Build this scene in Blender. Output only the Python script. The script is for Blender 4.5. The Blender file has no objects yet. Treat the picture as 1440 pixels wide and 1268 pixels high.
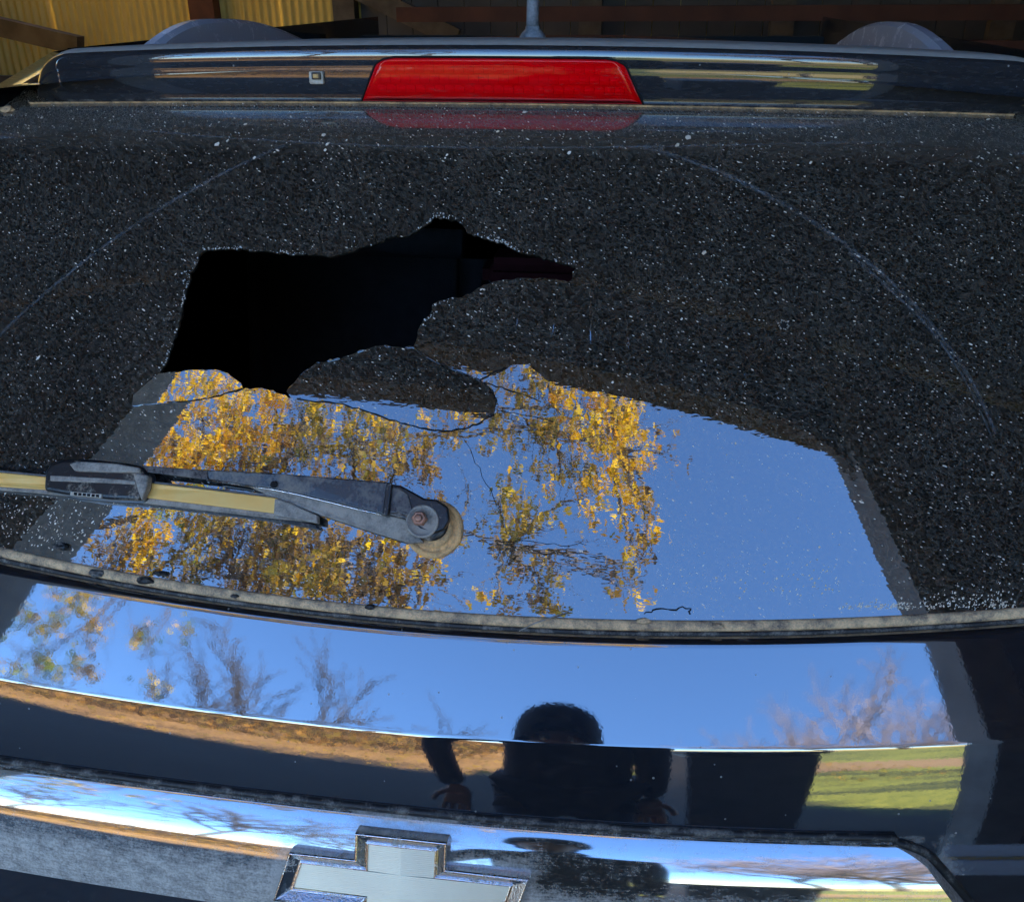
import bpy, bmesh, math, random
import numpy as np
from mathutils import Vector, Matrix
from mathutils.geometry import delaunay_2d_cdt
R = math.radians
random.seed(11); rng = np.random.default_rng(5)
scene = bpy.context.scene
COL = scene.collection

# ------------------------------------------------------------------ camera
CAM_POS = np.array([.18, -.726, 1.77]); YAW, PITCH, ROLL, FPX = 7.7, 26.0, 0.2, 1331.0
def cam_axes():
    y, p, r = R(YAW), R(PITCH), R(ROLL)
    f0 = np.array([-math.sin(y), math.cos(y), 0.]); r0 = np.array([math.cos(y), math.sin(y), 0.]); up = np.array([0, 0, 1.])
    fw = f0*math.cos(p) - up*math.sin(p); dn = -(f0*math.sin(p) + up*math.cos(p))
    return r0*math.cos(r) + dn*math.sin(r), -r0*math.sin(r) + dn*math.cos(r), fw
CR_, CD_, CF_ = cam_axes()
cam = bpy.data.cameras.new('camera'); cam_ob = bpy.data.objects.new('camera', cam); COL.objects.link(cam_ob)
cam.sensor_fit = 'HORIZONTAL'; cam.sensor_width = 36.0; cam.lens = FPX/1440*36.0
cam.clip_start = .004; cam.clip_end = 2000
M4 = Matrix.Identity(4)
for i in range(3):
    M4[i][0] = CR_[i]; M4[i][1] = -CD_[i]; M4[i][2] = -CF_[i]; M4[i][3] = CAM_POS[i]
cam_ob.matrix_world = M4
scene.camera = cam_ob

# ------------------------------------------------------------------ sky, sun, exposure
SUN_EL, SUN_ROT = 36.0, 40.0
world = bpy.data.worlds.new('World'); scene.world = world; world.use_nodes = True
wn = world.node_tree.nodes; wl = world.node_tree.links
sky = wn.new('ShaderNodeTexSky'); sky.sky_type = 'NISHITA'; sky.sun_disc = False
sky.sun_elevation = R(SUN_EL); sky.sun_rotation = R(SUN_ROT); sky.air_density = 1.0; sky.dust_density = 0.; sky.ozone_density = 10.0
bg = wn['Background']; wl.new(sky.outputs[0], bg.inputs['Color']); bg.inputs['Strength'].default_value = .15
sl = bpy.data.lights.new('sun', 'SUN'); sl.energy = 4.2; sl.angle = R(.5); sl.color = (1, .93, .82)
so = bpy.data.objects.new('sun', sl); COL.objects.link(so)
sd = Vector((math.sin(R(SUN_ROT))*math.cos(R(SUN_EL)), math.cos(R(SUN_ROT))*math.cos(R(SUN_EL)), math.sin(R(SUN_EL))))
so.rotation_euler = sd.to_track_quat('Z', 'Y').to_euler(); so.location = (0, 0, 30)
vs = scene.view_settings; vs.view_transform = 'Standard'; vs.look = 'None'; vs.exposure = 2.4; vs.gamma = 1.0; vs.use_curve_mapping = False
scene.cycles.max_bounces = 8; scene.cycles.glossy_bounces = 5; scene.cycles.transparent_max_bounces = 12
scene.cycles.use_denoising = True; scene.cycles.caustics_reflective = False

# ------------------------------------------------------------------ helpers
def link(o, parent=None):
    COL.objects.link(o)
    if parent is not None: o.parent = parent
    return o
def mesh_ob(name, V, F, mat=None, parent=None, smooth=True, kind=None):
    me = bpy.data.meshes.new(name)
    me.from_pydata([tuple(map(float, v)) for v in V], [], [tuple(map(int, f)) for f in F]); me.update()
    if mat: me.materials.append(mat)
    if smooth: me.polygons.foreach_set('use_smooth', [True]*len(me.polygons))
    o = bpy.data.objects.new(name, me); link(o, parent)
    if kind: o['kind'] = kind
    return o
def empty(name, loc=(0, 0, 0)):
    o = bpy.data.objects.new(name, None); o.location = loc; o.empty_display_size = .1; return link(o)
def tag(o, label, cat, group=None, kind=None):
    o['label'] = label; o['category'] = cat
    if group: o['group'] = group
    if kind: o['kind'] = kind
    return o
class MB:
    def __init__(s): s.V = []; s.F = []
    def add(s, V, F):
        b = len(s.V); s.V += [tuple(v) for v in V]; s.F += [tuple(i+b for i in f) for f in F]
    def box(s, c, d, rot=None):
        c = Vector(c); pts = []
        for x in (-1, 1):
            for y in (-1, 1):
                for z in (-1, 1):
                    p = Vector((x*d[0]/2, y*d[1]/2, z*d[2]/2))
                    if rot is not None: p = rot @ p
                    pts.append(c+p)
        s.add(pts, [(0,1,3,2),(4,6,7,5),(0,4,5,1),(2,3,7,6),(0,2,6,4),(1,5,7,3)])
    def bar(s, a, b, w, h, up=(0, 0, 1)):
        a, b = Vector(a), Vector(b); t = (b-a); L = t.length; t.normalize(); u = Vector(up)
        sx = t.cross(u)
        if sx.length < 1e-4: sx = t.cross(Vector((1, 0, 0)))
        sx.normalize(); u = sx.cross(t)
        s.box((a+b)/2, (L, w, h), Matrix((t, sx, u)).transposed())
    def tube(s, P, r, n=8, cap=True):
        P = [Vector(p) for p in P]; rr = r if hasattr(r, '__len__') else [r]*len(P); b = len(s.V); prev = None
        for i, p in enumerate(P):
            t = (P[min(i+1, len(P)-1)]-P[max(i-1, 0)]).normalized()
            if prev is None:
                sx = t.orthogonal().normalized()
            else:
                sx = (prev - t*prev.dot(t)); sx = sx.normalized() if sx.length > 1e-6 else t.orthogonal().normalized()
            prev = sx; sy = t.cross(sx)
            for k in range(n):
                a = 2*math.pi*k/n; s.V.append(tuple(p + (sx*math.cos(a)+sy*math.sin(a))*rr[i]))
        for i in range(len(P)-1):
            for k in range(n):
                s.F.append((b+i*n+k, b+i*n+(k+1) % n, b+(i+1)*n+(k+1) % n, b+(i+1)*n+k))
        if cap:
            s.F.append(tuple(b+k for k in reversed(range(n)))); s.F.append(tuple(b+(len(P)-1)*n+k for k in range(n)))
    def ob(s, name, mat=None, parent=None, smooth=False, kind=None): return mesh_ob(name, s.V, s.F, mat, parent, smooth, kind)
def gridmesh(P, flip=False):
    P = np.asarray(P); h, w = P.shape[:2]; V = P.reshape(-1, 3); F = []
    for j in range(h-1):
        for i in range(w-1):
            q = (j*w+i, j*w+i+1, (j+1)*w+i+1, (j+1)*w+i); F.append(q[::-1] if flip else q)
    return V, F
def slab(name, P, off, mat, parent, flip=False):
    """closed slab: front grid P, back grid P+off, separate rim vertices"""
    P = np.asarray(P, float); h, w = P.shape[:2]; Q = P + off; V, F = gridmesh(P, flip); m = MB(); m.add(V, F)
    V2, F2 = gridmesh(Q, not flip); m.add(V2, F2)
    ring = [(0, i) for i in range(w)] + [(j, w-1) for j in range(1, h)] + [(h-1, i) for i in range(w-2, -1, -1)] + [(j, 0) for j in range(h-2, 0, -1)]
    A = [P[j, i] for j, i in ring]; B = [Q[j, i] for j, i in ring]; n = len(ring)
    m.add(A+B, [((k+1) % n, k, n+k, n+(k+1) % n) if not flip else (k, (k+1) % n, n+(k+1) % n, n+k) for k in range(n)])
    return m.ob(name, mat, parent, True)
def bevel(o, w, seg=2):
    b = o.modifiers.new('bevel', 'BEVEL'); b.width = w; b.segments = seg; b.limit_method = 'ANGLE'; b.angle_limit = R(35); b.harden_normals = False
    return o

# ------------------------------------------------------------------ materials
def nodes(name):
    m = bpy.data.materials.new(name); m.use_nodes = True; nt = m.node_tree
    for n in list(nt.nodes): nt.nodes.remove(n)
    out = nt.nodes.new('ShaderNodeOutputMaterial')
    class N: pass
    g = N(); g.m = m; g.nt = nt; g.out = out
    def new(t, **kw):
        n = nt.nodes.new(t)
        for k, v in kw.items():
            if hasattr(n, k) and k not in ('Scale',): setattr(n, k, v)
        return n
    def setin(n, k, v):
        if isinstance(v, bpy.types.NodeSocket): nt.links.new(v, n.inputs[k])
        else: n.inputs[k].default_value = v
    def math_(op, a, b=0.0, clamp=False):
        n = new('ShaderNodeMath', operation=op); n.use_clamp = clamp; setin(n, 0, a); setin(n, 1, b); return n.outputs[0]
    def ramp(v, stops, mode='LINEAR'):
        n = new('ShaderNodeValToRGB'); n.color_ramp.interpolation = mode; e = n.color_ramp.elements
        while len(e) < len(stops): e.new(.5)
        for i, (p, c) in enumerate(stops):
            e[i].position = p; e[i].color = (c, c, c, 1) if not hasattr(c, '__len__') else tuple(c)+(1,)*(4-len(c))
        setin(n, 0, v); return n.outputs[0]
    def noise(vec, scale, detail=3., rough=.55, dist=0.):
        n = new('ShaderNodeTexNoise'); setin(n, 'Scale', scale); setin(n, 'Detail', detail); setin(n, 'Roughness', rough); setin(n, 'Distortion', dist)
        if vec is not None: setin(n, 'Vector', vec)
        return n.outputs['Fac']
    def mapping(vec, scale=(1, 1, 1), rot=(0, 0, 0), loc=(0, 0, 0)):
        n = new('ShaderNodeMapping'); setin(n, 'Scale', scale); setin(n, 'Rotation', rot); setin(n, 'Location', loc); setin(n, 'Vector', vec); return n.outputs[0]
    def mixc(f, a, b):
        n = new('ShaderNodeMix', data_type='RGBA'); setin(n, 0, f); setin(n, 6, a if isinstance(a, bpy.types.NodeSocket) else tuple(a)+(1,)*(4-len(a))); setin(n, 7, b if isinstance(b, bpy.types.NodeSocket) else tuple(b)+(1,)*(4-len(b))); return n.outputs[2]
    def mixs(f, a, b):
        n = new('ShaderNodeMixShader'); setin(n, 0, f); nt.links.new(a, n.inputs[1]); nt.links.new(b, n.inputs[2]); return n.outputs[0]
    def bump(h, strength=.2, dist=.01):
        n = new('ShaderNodeBump'); setin(n, 'Strength', strength); setin(n, 'Distance', dist); setin(n, 'Height', h); return n.outputs[0]
    def principled(**kw):
        n = new('ShaderNodeBsdfPrincipled')
        for k, v in kw.items():
            k = k.replace('_', ' ')
            if k == 'Base Color' and not isinstance(v, bpy.types.NodeSocket): v = tuple(v)+(1,)*(4-len(v))
            setin(n, k, v)
        return n.outputs[0]
    def obj():
        return new('ShaderNodeTexCoord').outputs['Object']
    def uv():
        return new('ShaderNodeTexCoord').outputs['UV']
    def attr(nm):
        n = new('ShaderNodeAttribute'); n.attribute_name = nm; return n
    def done(sh): nt.links.new(sh, out.inputs['Surface']); return m
    for k, f in dict(new=new, setin=setin, math=math_, ramp=ramp, noise=noise, mapping=mapping, mixc=mixc, mixs=mixs, bump=bump, principled=principled, obj=obj, uv=uv, attr=attr, done=done).items(): setattr(g, k, f)
    return g
def basic(name, c1, c2=None, scale=8., rough=.6, metal=0., bstr=.15, bscale=60., bdist=.002, spec=.5):
    g = nodes(name); o = g.obj(); col = tuple(c1)
    if c2 is not None: col = g.mixc(g.ramp(g.noise(o, scale, 5), [(.35, 0.), (.65, 1.)]), c1, c2)
    nb = g.bump(g.noise(o, bscale, 4), bstr, bdist)
    return g.done(g.principled(Base_Color=col, Roughness=rough, Metallic=metal, Normal=nb, Specular_IOR_Level=spec))
def dusty(name, base, dust=(.36, .31, .24), rough=.5, amount=.5, scale=30., metal=0., spec=.5):
    """base material with uneven dry dust lying on it"""
    g = nodes(name); o = g.obj()
    n1 = g.noise(o, scale, 6, .65); n2 = g.noise(o, scale*9, 4, .6)
    f = g.math('ADD', g.math('MULTIPLY', n1, .7), g.math('MULTIPLY', n2, .3))
    f = g.ramp(f, [(.62-amount*.45, 0.), (.78-amount*.3, 1.)])
    col = g.mixc(f, base, dust)
    r = g.math('ADD', g.math('MULTIPLY', f, .9-rough), rough)
    return g.done(g.principled(Base_Color=col, Roughness=r, Metallic=g.math('MULTIPLY', g.math('SUBTRACT', 1., f), metal), Normal=g.bump(n2, .35, .0006), Specular_IOR_Level=spec))

def dust_specks(g, uv, k1=1., haze=(.012, .15)):
    """crazed grain of the shattered glass under its film, and pale wind-blown specks; returns 0..1"""
    wn_ = g.new('ShaderNodeTexNoise'); g.setin(wn_, 'Scale', 160.); g.setin(wn_, 'Detail', 2.); g.setin(wn_, 'Vector', uv)
    mv = g.new('ShaderNodeVectorMath', operation='MULTIPLY_ADD'); g.setin(mv, 0, wn_.outputs['Color']); g.setin(mv, 1, (.0032, .0022, 0)); g.setin(mv, 2, uv)
    w_ = mv.outputs[0]
    v = g.mapping(g.mapping(w_, rot=(0, 0, R(26))), scale=(.8, 2.2, 1.))
    tot = None
    big = g.noise(uv, 9., 4, .6)
    for sc, keep, rad in ((330., .76, .34), (190., .84, .26), (90., .91, .19)):
        vo = g.new('ShaderNodeTexVoronoi'); g.setin(vo, 'Scale', sc); g.setin(vo, 'Vector', v)
        sep = g.new('ShaderNodeSeparateColor'); g.setin(sep, 0, vo.outputs['Color'])
        pres = g.math('GREATER_THAN', sep.outputs[0], g.math('SUBTRACT', keep+.16, g.math('MULTIPLY', big, .34)))
        rr = g.math('MULTIPLY', g.math('ADD', sep.outputs[1], .25), rad)
        sp = g.math('MULTIPLY', g.math('MULTIPLY', g.math('SUBTRACT', rr, vo.outputs['Distance']), 1/rad*2.0, True), pres)
        sp = g.math('MULTIPLY', sp, g.math('ADD', g.math('MULTIPLY', g.math('POWER', sep.outputs[2], 1.8), .9), .10))
        tot = sp if tot is None else g.math('MAXIMUM', tot, sp)
    # crazing: edges and differing faces of the little grains
    cv = g.mapping(g.mapping(w_, rot=(0, 0, R(24))), scale=(.85, 1.75, 1.))
    ve = g.new('ShaderNodeTexVoronoi', feature='DISTANCE_TO_EDGE'); g.setin(ve, 'Scale', 270.); g.setin(ve, 'Vector', cv)
    vc = g.new('ShaderNodeTexVoronoi'); g.setin(vc, 'Scale', 270.); g.setin(vc, 'Vector', cv)
    sc2 = g.new('ShaderNodeSeparateColor'); g.setin(sc2, 0, vc.outputs['Color'])
    line = g.ramp(ve.outputs['Distance'], [(.0, 1.), (.13, 0.)])
    line = g.math('MULTIPLY', line, g.math('POWER', g.noise(uv, 210., 2., .6), 1.6))
    grain = g.math('ADD', g.math('MULTIPLY', line, haze[1]*1.3), g.math('ADD', haze[0], g.math('MULTIPLY', g.math('POWER', sc2.outputs[1], 3.), haze[1]*.30)))
    grain = g.math('MULTIPLY', grain, g.math('ADD', .55, g.math('MULTIPLY', big, .9)))
    return g.math('MAXIMUM', g.math('MULTIPLY', tot, .95*k1), grain)

def make_glass(name, haze=(.007, .15)):
    g = nodes(name); uv = g.uv()
    d = dust_specks(g, uv, 1., haze)
    # dust that gathers on the ledge below the spoiler
    sx = g.new('ShaderNodeSeparateXYZ'); g.setin(sx, 0, uv)
    led = g.math('ADD', sx.outputs[1], g.math('MULTIPLY', g.math('MULTIPLY', sx.outputs[0], sx.outputs[0]), .042))
    led = g.math('MULTIPLY', g.ramp(g.math('MULTIPLY', g.math('SUBTRACT', led, 2.066), 16.), [(.0, 0.), (.8, .13)]), g.math('ADD', .45, g.noise(uv, 40., 5, .7)))
    d = g.math('ADD', d, g.math('MULTIPLY', led, .65), True)
    wav = g.noise(g.mapping(uv, scale=(1., 2.2, 1.)), 55., 2., .5)
    nb = g.bump(wav, .015, .002)
    gl = g.new('ShaderNodeBsdfGlossy'); g.setin(gl, 'Roughness', .012); g.setin(gl, 'Normal', nb)
    fr = g.new('ShaderNodeFresnel'); g.setin(fr, 'IOR', GLASS_IOR); g.setin(fr, 'Normal', nb)
    tr = g.new('ShaderNodeBsdfTransparent'); g.setin(tr, 'Color', (.05, .053, .058, 1))
    base = g.mixs(fr.outputs[0], tr.outputs[0], gl.outputs[0])
    df = g.new('ShaderNodeBsdfDiffuse'); g.setin(df, 'Color', (.88, .76, .62, 1))
    return g.done(g.mixs(d, base, df.outputs[0]))
GLASS_IOR = 3.8; PAINT_IOR = 3.3
MAT = {}
MAT['glass'] = make_glass('tinted_glass')
def make_paint(name='dark_paint', ior=PAINT_IOR, film0=.006, film1=.035):
    g = nodes(name); o = g.obj()
    dirt = g.attr('dirt').outputs['Fac']
    n = g.noise(o, 70., 6, .7); n2 = g.noise(g.mapping(o, scale=(.35, 1, 1.6)), 240., 3, .6)
    f = g.math('MULTIPLY', g.ramp(g.math('ADD', g.math('MULTIPLY', n, .6), g.math('MULTIPLY', dirt, .55)), [(.55, 0.), (.85, 1.)]), g.math('MINIMUM', g.math('MULTIPLY', dirt, 3.), 1.))
    film = g.ramp(n2, [(.45, film0), (.8, film1)])
    vo = g.new('ShaderNodeTexVoronoi'); g.setin(vo, 'Scale', 150.); g.setin(vo, 'Vector', o)
    sep = g.new('ShaderNodeSeparateColor'); g.setin(sep, 0, vo.outputs['Color'])
    sp = g.math('MULTIPLY', g.math('GREATER_THAN', sep.outputs[0], .965), g.math('LESS_THAN', vo.outputs['Distance'], .16))
    f = g.math('MAXIMUM', g.math('MAXIMUM', f, film), g.math('MULTIPLY', sp, .6))
    pb = g.principled(Base_Color=(.012, .015, .022), Roughness=.35, Metallic=.2, Coat_Weight=1., Coat_IOR=ior, Coat_Roughness=.03,
                      Specular_IOR_Level=.0, Coat_Normal=g.bump(g.noise(o, 300., 2), .012, .001))
    df = g.new('ShaderNodeBsdfDiffuse'); g.setin(df, 'Color', g.mixc(n2, (.30, .27, .23), (.48, .45, .41)))
    return g.done(g.mixs(f, pb, df.outputs[0]))
MAT['paint'] = make_paint()
MAT['spoilerpaint'] = make_paint('spoiler_paint', 1.9, .03, .07)
def make_chrome():
    g = nodes('dirty_chrome'); o = g.obj()
    n = g.noise(g.mapping(o, scale=(1, 1, 1.5)), 60., 8, .75); n2 = g.noise(o, 420., 3, .7)
    dirt = g.attr('dirt').outputs['Fac']
    f = g.math('ADD', g.math('MULTIPLY', n, .55), g.math('ADD', g.math('MULTIPLY', n2, .25), g.math('MULTIPLY', dirt, .36)))
    fs = g.noise(g.mapping(o, scale=(.25, 1, 2.2)), 260., 4, .75)
    f = g.math('ADD', f, g.math('MULTIPLY', g.math('SUBTRACT', fs, .5), .35))
    f = g.ramp(f, [(.44, .05), (.74, .80)])
    pb = g.principled(Base_Color=(.50, .51, .52), Metallic=1., Roughness=.05, Normal=g.bump(g.noise(g.mapping(o, scale=(.3, 1, 1)), 35., 2), .01, .004))
    df = g.new('ShaderNodeBsdfDiffuse'); g.setin(df, 'Color', g.mixc(n2, (.42, .38, .33), (.88, .80, .69)))
    return g.done(g.mixs(f, pb, df.outputs[0]))
MAT['chrome'] = make_chrome()
MAT['rim'] = dusty('badge_chrome', (.74, .74, .75), (.42, .36, .27), .06, .22, 55., 1.)
MAT['insert'] = basic('badge_insert_metal', (.98, .76, .48), (.92, .70, .44), 20., .32, .55, .05, 300.)
MAT['rubber'] = dusty('black_rubber', (.012, .012, .013), (.30, .27, .23), .5, .30, 60.)
MAT['rubber_dusty'] = dusty('dusty_rubber', (.06, .06, .065), (.82, .55, .30), .6, .64, 70.)
MAT['blackplastic'] = dusty('black_plastic', (.016, .016, .017), (.50, .41, .30), .28, .20, 45.)
MAT['armmetal'] = dusty('painted_arm_metal', (.03, .03, .033), (.27, .23, .19), .26, .38, 38., 0., .6)
MAT['greydust'] = dusty('grey_dusty_plastic', (.05, .05, .05), (.40, .35, .29), .5, .75, 60.)
MAT['tan'] = basic('tan_blade_face', (.98, .52, .12), (.98, .60, .18), 25., .45, 0., .1, 90.)  # base colour brightened to carry the warm reflection on the blade
MAT['copper'] = basic('rusty_nut', (.55, .26, .16), (.40, .20, .13), 120., .5, .4, .3, 400., .0005)
MAT['tandust'] = dusty('tan_dirt_ring', (.08, .07, .065), (.88, .50, .20), .6, .72, 60.)
MAT['crumb'] = basic('glass_crumb', (.52, .50, .47), (.85, .82, .77), 300., .15, 0., .1, 500.)
MAT['fleck'] = basic('pale_grit', (.85, .76, .64), (.62, .50, .36), 60., .9)
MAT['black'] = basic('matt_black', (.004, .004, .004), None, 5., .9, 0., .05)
MAT['rail'] = dusty('rail_plastic', (.48, .49, .56), (.58, .57, .56), .22, .15, 30., 0., .7)
MAT['antenna'] = dusty('antenna_rubber', (.10, .11, .13), (.34, .34, .35), .4, .5, 30.)
MAT['spoilertop'] = None
MAT['seat'] = basic('seat_cloth', (.085, .08, .075), (.11, .10, .095), 40., .9, 0., .3, 400.)
MAT['redcloth'] = basic('red_cloth', (.12, .018, .022), (.08, .012, .014), 20., .9)
MAT['amber'] = basic('amber_jet', (.65, .38, .12), (.5, .3, .1), 200., .3)
MAT['palebeige'] = basic('pale_nozzle', (.62, .57, .48), (.45, .4, .32), 150., .6)
# ------------------------------------------------------------------ surfaces of the tailgate
GZ0, GZ1, GY0, GY1 = 1.24, 1.665, -.008, .33
GB_, GK0, GK1, GK4 = -.012, .125, .205, -.035
LEDGE, LZ = 26., 1.617              # the top of the glass bends over towards the roof
def gy(x, z):
    t = (z-GZ0)/(GZ1-GZ0); K = GK0+(GK1-GK0)*t
    return GY0+(GY1-GY0)*t+GB_*t*(1-t)+K*x*x+GK4*x**4+LEDGE*np.maximum(0, z-LZ+.033*x*x)**2
def gn(x, z):
    t = (z-GZ0)/(GZ1-GZ0); h = GZ1-GZ0; K = GK0+(GK1-GK0)*t
    q = 2*LEDGE*np.maximum(0, z-LZ+.033*x*x)
    fz = ((GY1-GY0)+GB_*(1-2*t))/h + (GK1-GK0)/h*x*x + q; fx = 2*K*x+4*GK4*x**3 + q*.066*x
    n = np.stack([fx, -np.ones_like(fx), fz], -1); return n/np.linalg.norm(n, axis=-1, keepdims=True)
def zb(x): return 1.2399+.0613*x*x                 # glass bottom edge
def zt(x): return 1.6592-.033*x*x                   # glass top edge / spoiler base
def wcr(x): return .0772+np.where(np.asarray(x) < 0, .058, .008)*np.asarray(x)**2                  # crease below the glass edge
P_TOP, P_BOT = math.tan(R(36.3)), math.tan(R(35.2))
L_TOP, L_BOT = math.tan(R(20.2)), math.tan(R(13.5))
def pdepth(w, wc):
    """horizontal travel of the painted panel w below its start, crease at wc"""
    w = np.asarray(w, float); ns = 80
    ww = np.linspace(0, 1, ns)[:, None]*w.reshape(1, -1)
    wcb = np.broadcast_to(np.asarray(wc, float), w.shape).reshape(1, -1)
    up = P_TOP+(P_BOT-P_TOP)*np.clip(ww/wcb, 0, 1)
    lo = L_TOP+(L_BOT-L_TOP)*np.clip((ww-wcb)/.076, 0, 2.2)
    k = np.clip((ww-wcb+.002)/.004, 0, 1); k = k*k*(3-2*k)
    sl = up*(1-k)+lo*k
    return (np.trapezoid(sl, axis=0) if hasattr(np, 'trapezoid') else np.trapz(sl, axis=0)).reshape(w.shape)*w/(ns-1)
def roll(x):
    a = np.clip((np.abs(x)-.585)/.10, 0, 1); return .09*a**2.2
def py_(x, w):
    """y of the painted panel"""
    return gy(x, zb(x)-.008)-.006-pdepth(w, wcr(x))+roll(x)
def pz_(x, w): return zb(x)-.008-w
def pixray(px, py):
    d = CF_+(px-720)/FPX*CR_+(py-634)/FPX*CD_; return d/np.linalg.norm(d)
def at(px, py, h=0.):
    """point h above the glass along the line of sight"""
    d = pixray(px, py); a, b = .3, 1.8; s = h/.77
    f = lambda t: (CAM_POS[1]+d[1]*t) - (gy(CAM_POS[0]+d[0]*t, CAM_POS[2]+d[2]*t)-s)
    for _ in range(45):
        m = (a+b)/2
        if f(m) > 0: b = m
        else: a = m
    return CAM_POS+d*a
def xz(px, py):
    p = at(px, py); return (float(p[0]), float(p[2]))

suv = tag(empty('suv', (0, .9, 0)), 'dark grey SUV backed into the barn, its rear window smashed open', 'car')
def world_of(o):
    """world matrix without waiting for a depsgraph update"""
    return o.matrix_basis.copy() if o.parent is None else world_of(o.parent) @ o.matrix_parent_inverse @ o.matrix_basis
def part(o, parent):
    """make o a child of parent and leave it where it stands"""
    o.parent = parent; o.matrix_parent_inverse = world_of(parent).inverted(); return o
def addpart(name, mb, mat, parent, smooth=False, kind=None):
    return part(mb.ob(name, mat, None, smooth, kind), parent)
def setattr_f(o, name, vals):
    a = o.data.attributes.new(name, 'FLOAT', 'POINT'); a.data.foreach_set('value', np.asarray(vals, np.float32).ravel())

# ---- painted tailgate panel
xs = np.linspace(-.69, .69, 139)
ws_u = np.concatenate([[0, .0], np.linspace(0, .92, 26)])
rows = []
dirt = []
ws_list = list(np.linspace(.010, .070, 20))
def panel_rows():
    X = xs; out = []; dd = []
    fr = np.concatenate([np.linspace(.0028, .0772-.004, 20)-.0772, np.linspace(-.0035, .0035, 9), np.linspace(.005, .0772, 16), np.linspace(.085, .22, 10), np.linspace(.26, .6, 6)])
    for k, f in enumerate(fr):
        w = wcr(X)+f if f > -.05 else np.full_like(X, .0772+f)+(wcr(X)-.0772)*max(0, (f+.0772)/.0772)
        y = py_(X, w); z = pz_(X, w)
        if k == 0:      # lip folded in under the seal
            out.append(np.stack([X, y+.022, z+.002], -1)); dd.append(np.full_like(X, .5))
            out.append(np.stack([X, y+.003, z+.0015], -1)); dd.append(np.full_like(X, .35))
        out.append(np.stack([X, y, z], -1))
        e = wcr(X)+.0772
        top = np.exp(-((w-.003)/.003)**2)*.25
        nearchrome = np.clip(1-np.abs(w-(.0745+wcr(X)+.06*X*X))/.011, 0, 1)*.75
        endc = np.clip(1-np.hypot((np.abs(X)-.485)/.06, (w-.205)/.055), 0, 1)*.8
        dd.append(np.maximum(np.maximum(top, nearchrome), endc)+np.where(w > .25, .1, 0))
    return np.array(out), np.array(dd)
P, D_ = panel_rows()
V, F = gridmesh(P, True)
tailgate = mesh_ob('tailgate_panel', V, F, MAT['paint']); setattr_f(tailgate, 'dirt', D_); part(tailgate, suv)
# dark channel behind the seal
X = np.linspace(-.61, .61, 80)
ch = np.stack([np.stack([X, gy(X, zb(X))+.012, zb(X)+.004], -1), np.stack([X, gy(X, zb(X)-.008)+.012, zb(X)-.012], -1), np.stack([X, gy(X, zb(X)-.008)+.004, zb(X)-.020], -1)])
V, F = gridmesh(ch, True); part(mesh_ob('seal_channel', V, F, MAT['black']), suv)

# ---- rubber seal along the glass edge
def sweep(xv, prof, base):
    """prof: list of (outward, down) offsets on the glass edge frame"""
    out = []
    n = gn(xv, base(xv)); dn = np.stack([np.zeros_like(xv), -np.sin(np.full_like(xv, .67)), -np.cos(np.full_like(xv, .67))], -1)
    B = np.stack([xv, gy(xv, base(xv)), base(xv)], -1)
    for a, b in prof: out.append(B+n*a+dn*b)
    return np.array(out)
X = np.linspace(-.605, .605, 160)
pr = sweep(X, [(-.006, -.005), (.0010, -.0042), (.0026, -.0025), (.0030, .0005), (.0024, .0036), (.0006, .0056), (-.006, .006)], zb)
V, F = gridmesh(pr, True); seal = part(mesh_ob('window_seal', V, F, MAT['rubber_dusty']), suv)
pr = sweep(X, [(-.006, .0058), (-.0022, .0060), (-.0012, .0075), (-.0025, .0105), (-.008, .0115)], zb)
V, F = gridmesh(pr, True); part(mesh_ob('seal_lip', V, F, MAT['rubber']), seal)

# ---- broken rear window
def poly_px(pts, ox=0, oy=0, sx=1, sy=1): return [xz(ox+a*sx, oy+b*sy) for a, b in pts]
Z3 = (180, 280, .4722, .4724)
def wob(poly, amp, step, skip=()):
    out = []
    for i, a in enumerate(poly):
        b = poly[(i+1) % len(poly)]; L = math.dist(a, b); n = max(1, int(L/step))
        for k in range(n):
            t = k/n; p = [a[0]+(b[0]-a[0])*t, a[1]+(b[1]-a[1])*t]
            if k: p[0] += random.uniform(-amp, amp); p[1] += random.uniform(-amp, amp)
            out.append(tuple(p))
    return out
edgeT = [(487,592),(472,570),(490,550),(510,525),(535,505),(560,485),(610,478),(660,462),(700,448),(735,435),(800,437),(850,440)]
hole_z = [(230,152),(300,148),(345,150),(400,155),(440,160),(500,165),(560,165),(605,172),(650,160),(700,143),(760,128),(770,115),(830,110),(860,97),(890,75),(910,55),(950,58),(985,68),(1003,85),(1010,100),(1060,118),(1110,130),(1150,150),(1200,165),(1260,183),(1300,195),(1335,205),(1325,218),(1322,240),(1310,247),(1250,238),(1180,235),(1110,243),(1060,255),(1030,275),(990,293),(930,302),(905,315),(905,335),(880,360),(868,380),(862,405)] + edgeT[::-1] + [(455,580),(420,568),(385,562),(340,565),(335,550),(315,535),(285,515),(250,508),(190,508),(160,513),(130,515),(95,517),(105,500),(120,470),(130,440),(145,395),(158,350),(165,310),(175,265),(185,240),(185,220),(205,195),(210,170)]
crackR = [(870,455),(920,485),(980,510),(1030,530),(1060,545),(1085,570),(1098,600),(1090,640)]
crackB = [(1090,640),(1050,665),(1000,682),(950,690),(900,688),(840,673),(780,655),(700,628),(640,610),(560,602),(487,592)]
s1_z = edgeT + crackR + crackB[1:-1]
s2_z = [(95,517),(130,515),(160,513),(190,508),(250,508),(285,515),(315,535),(335,550),(340,565),(300,575),(245,592),(180,600),(100,605),(15,612),(20,580),(60,545)]
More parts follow.
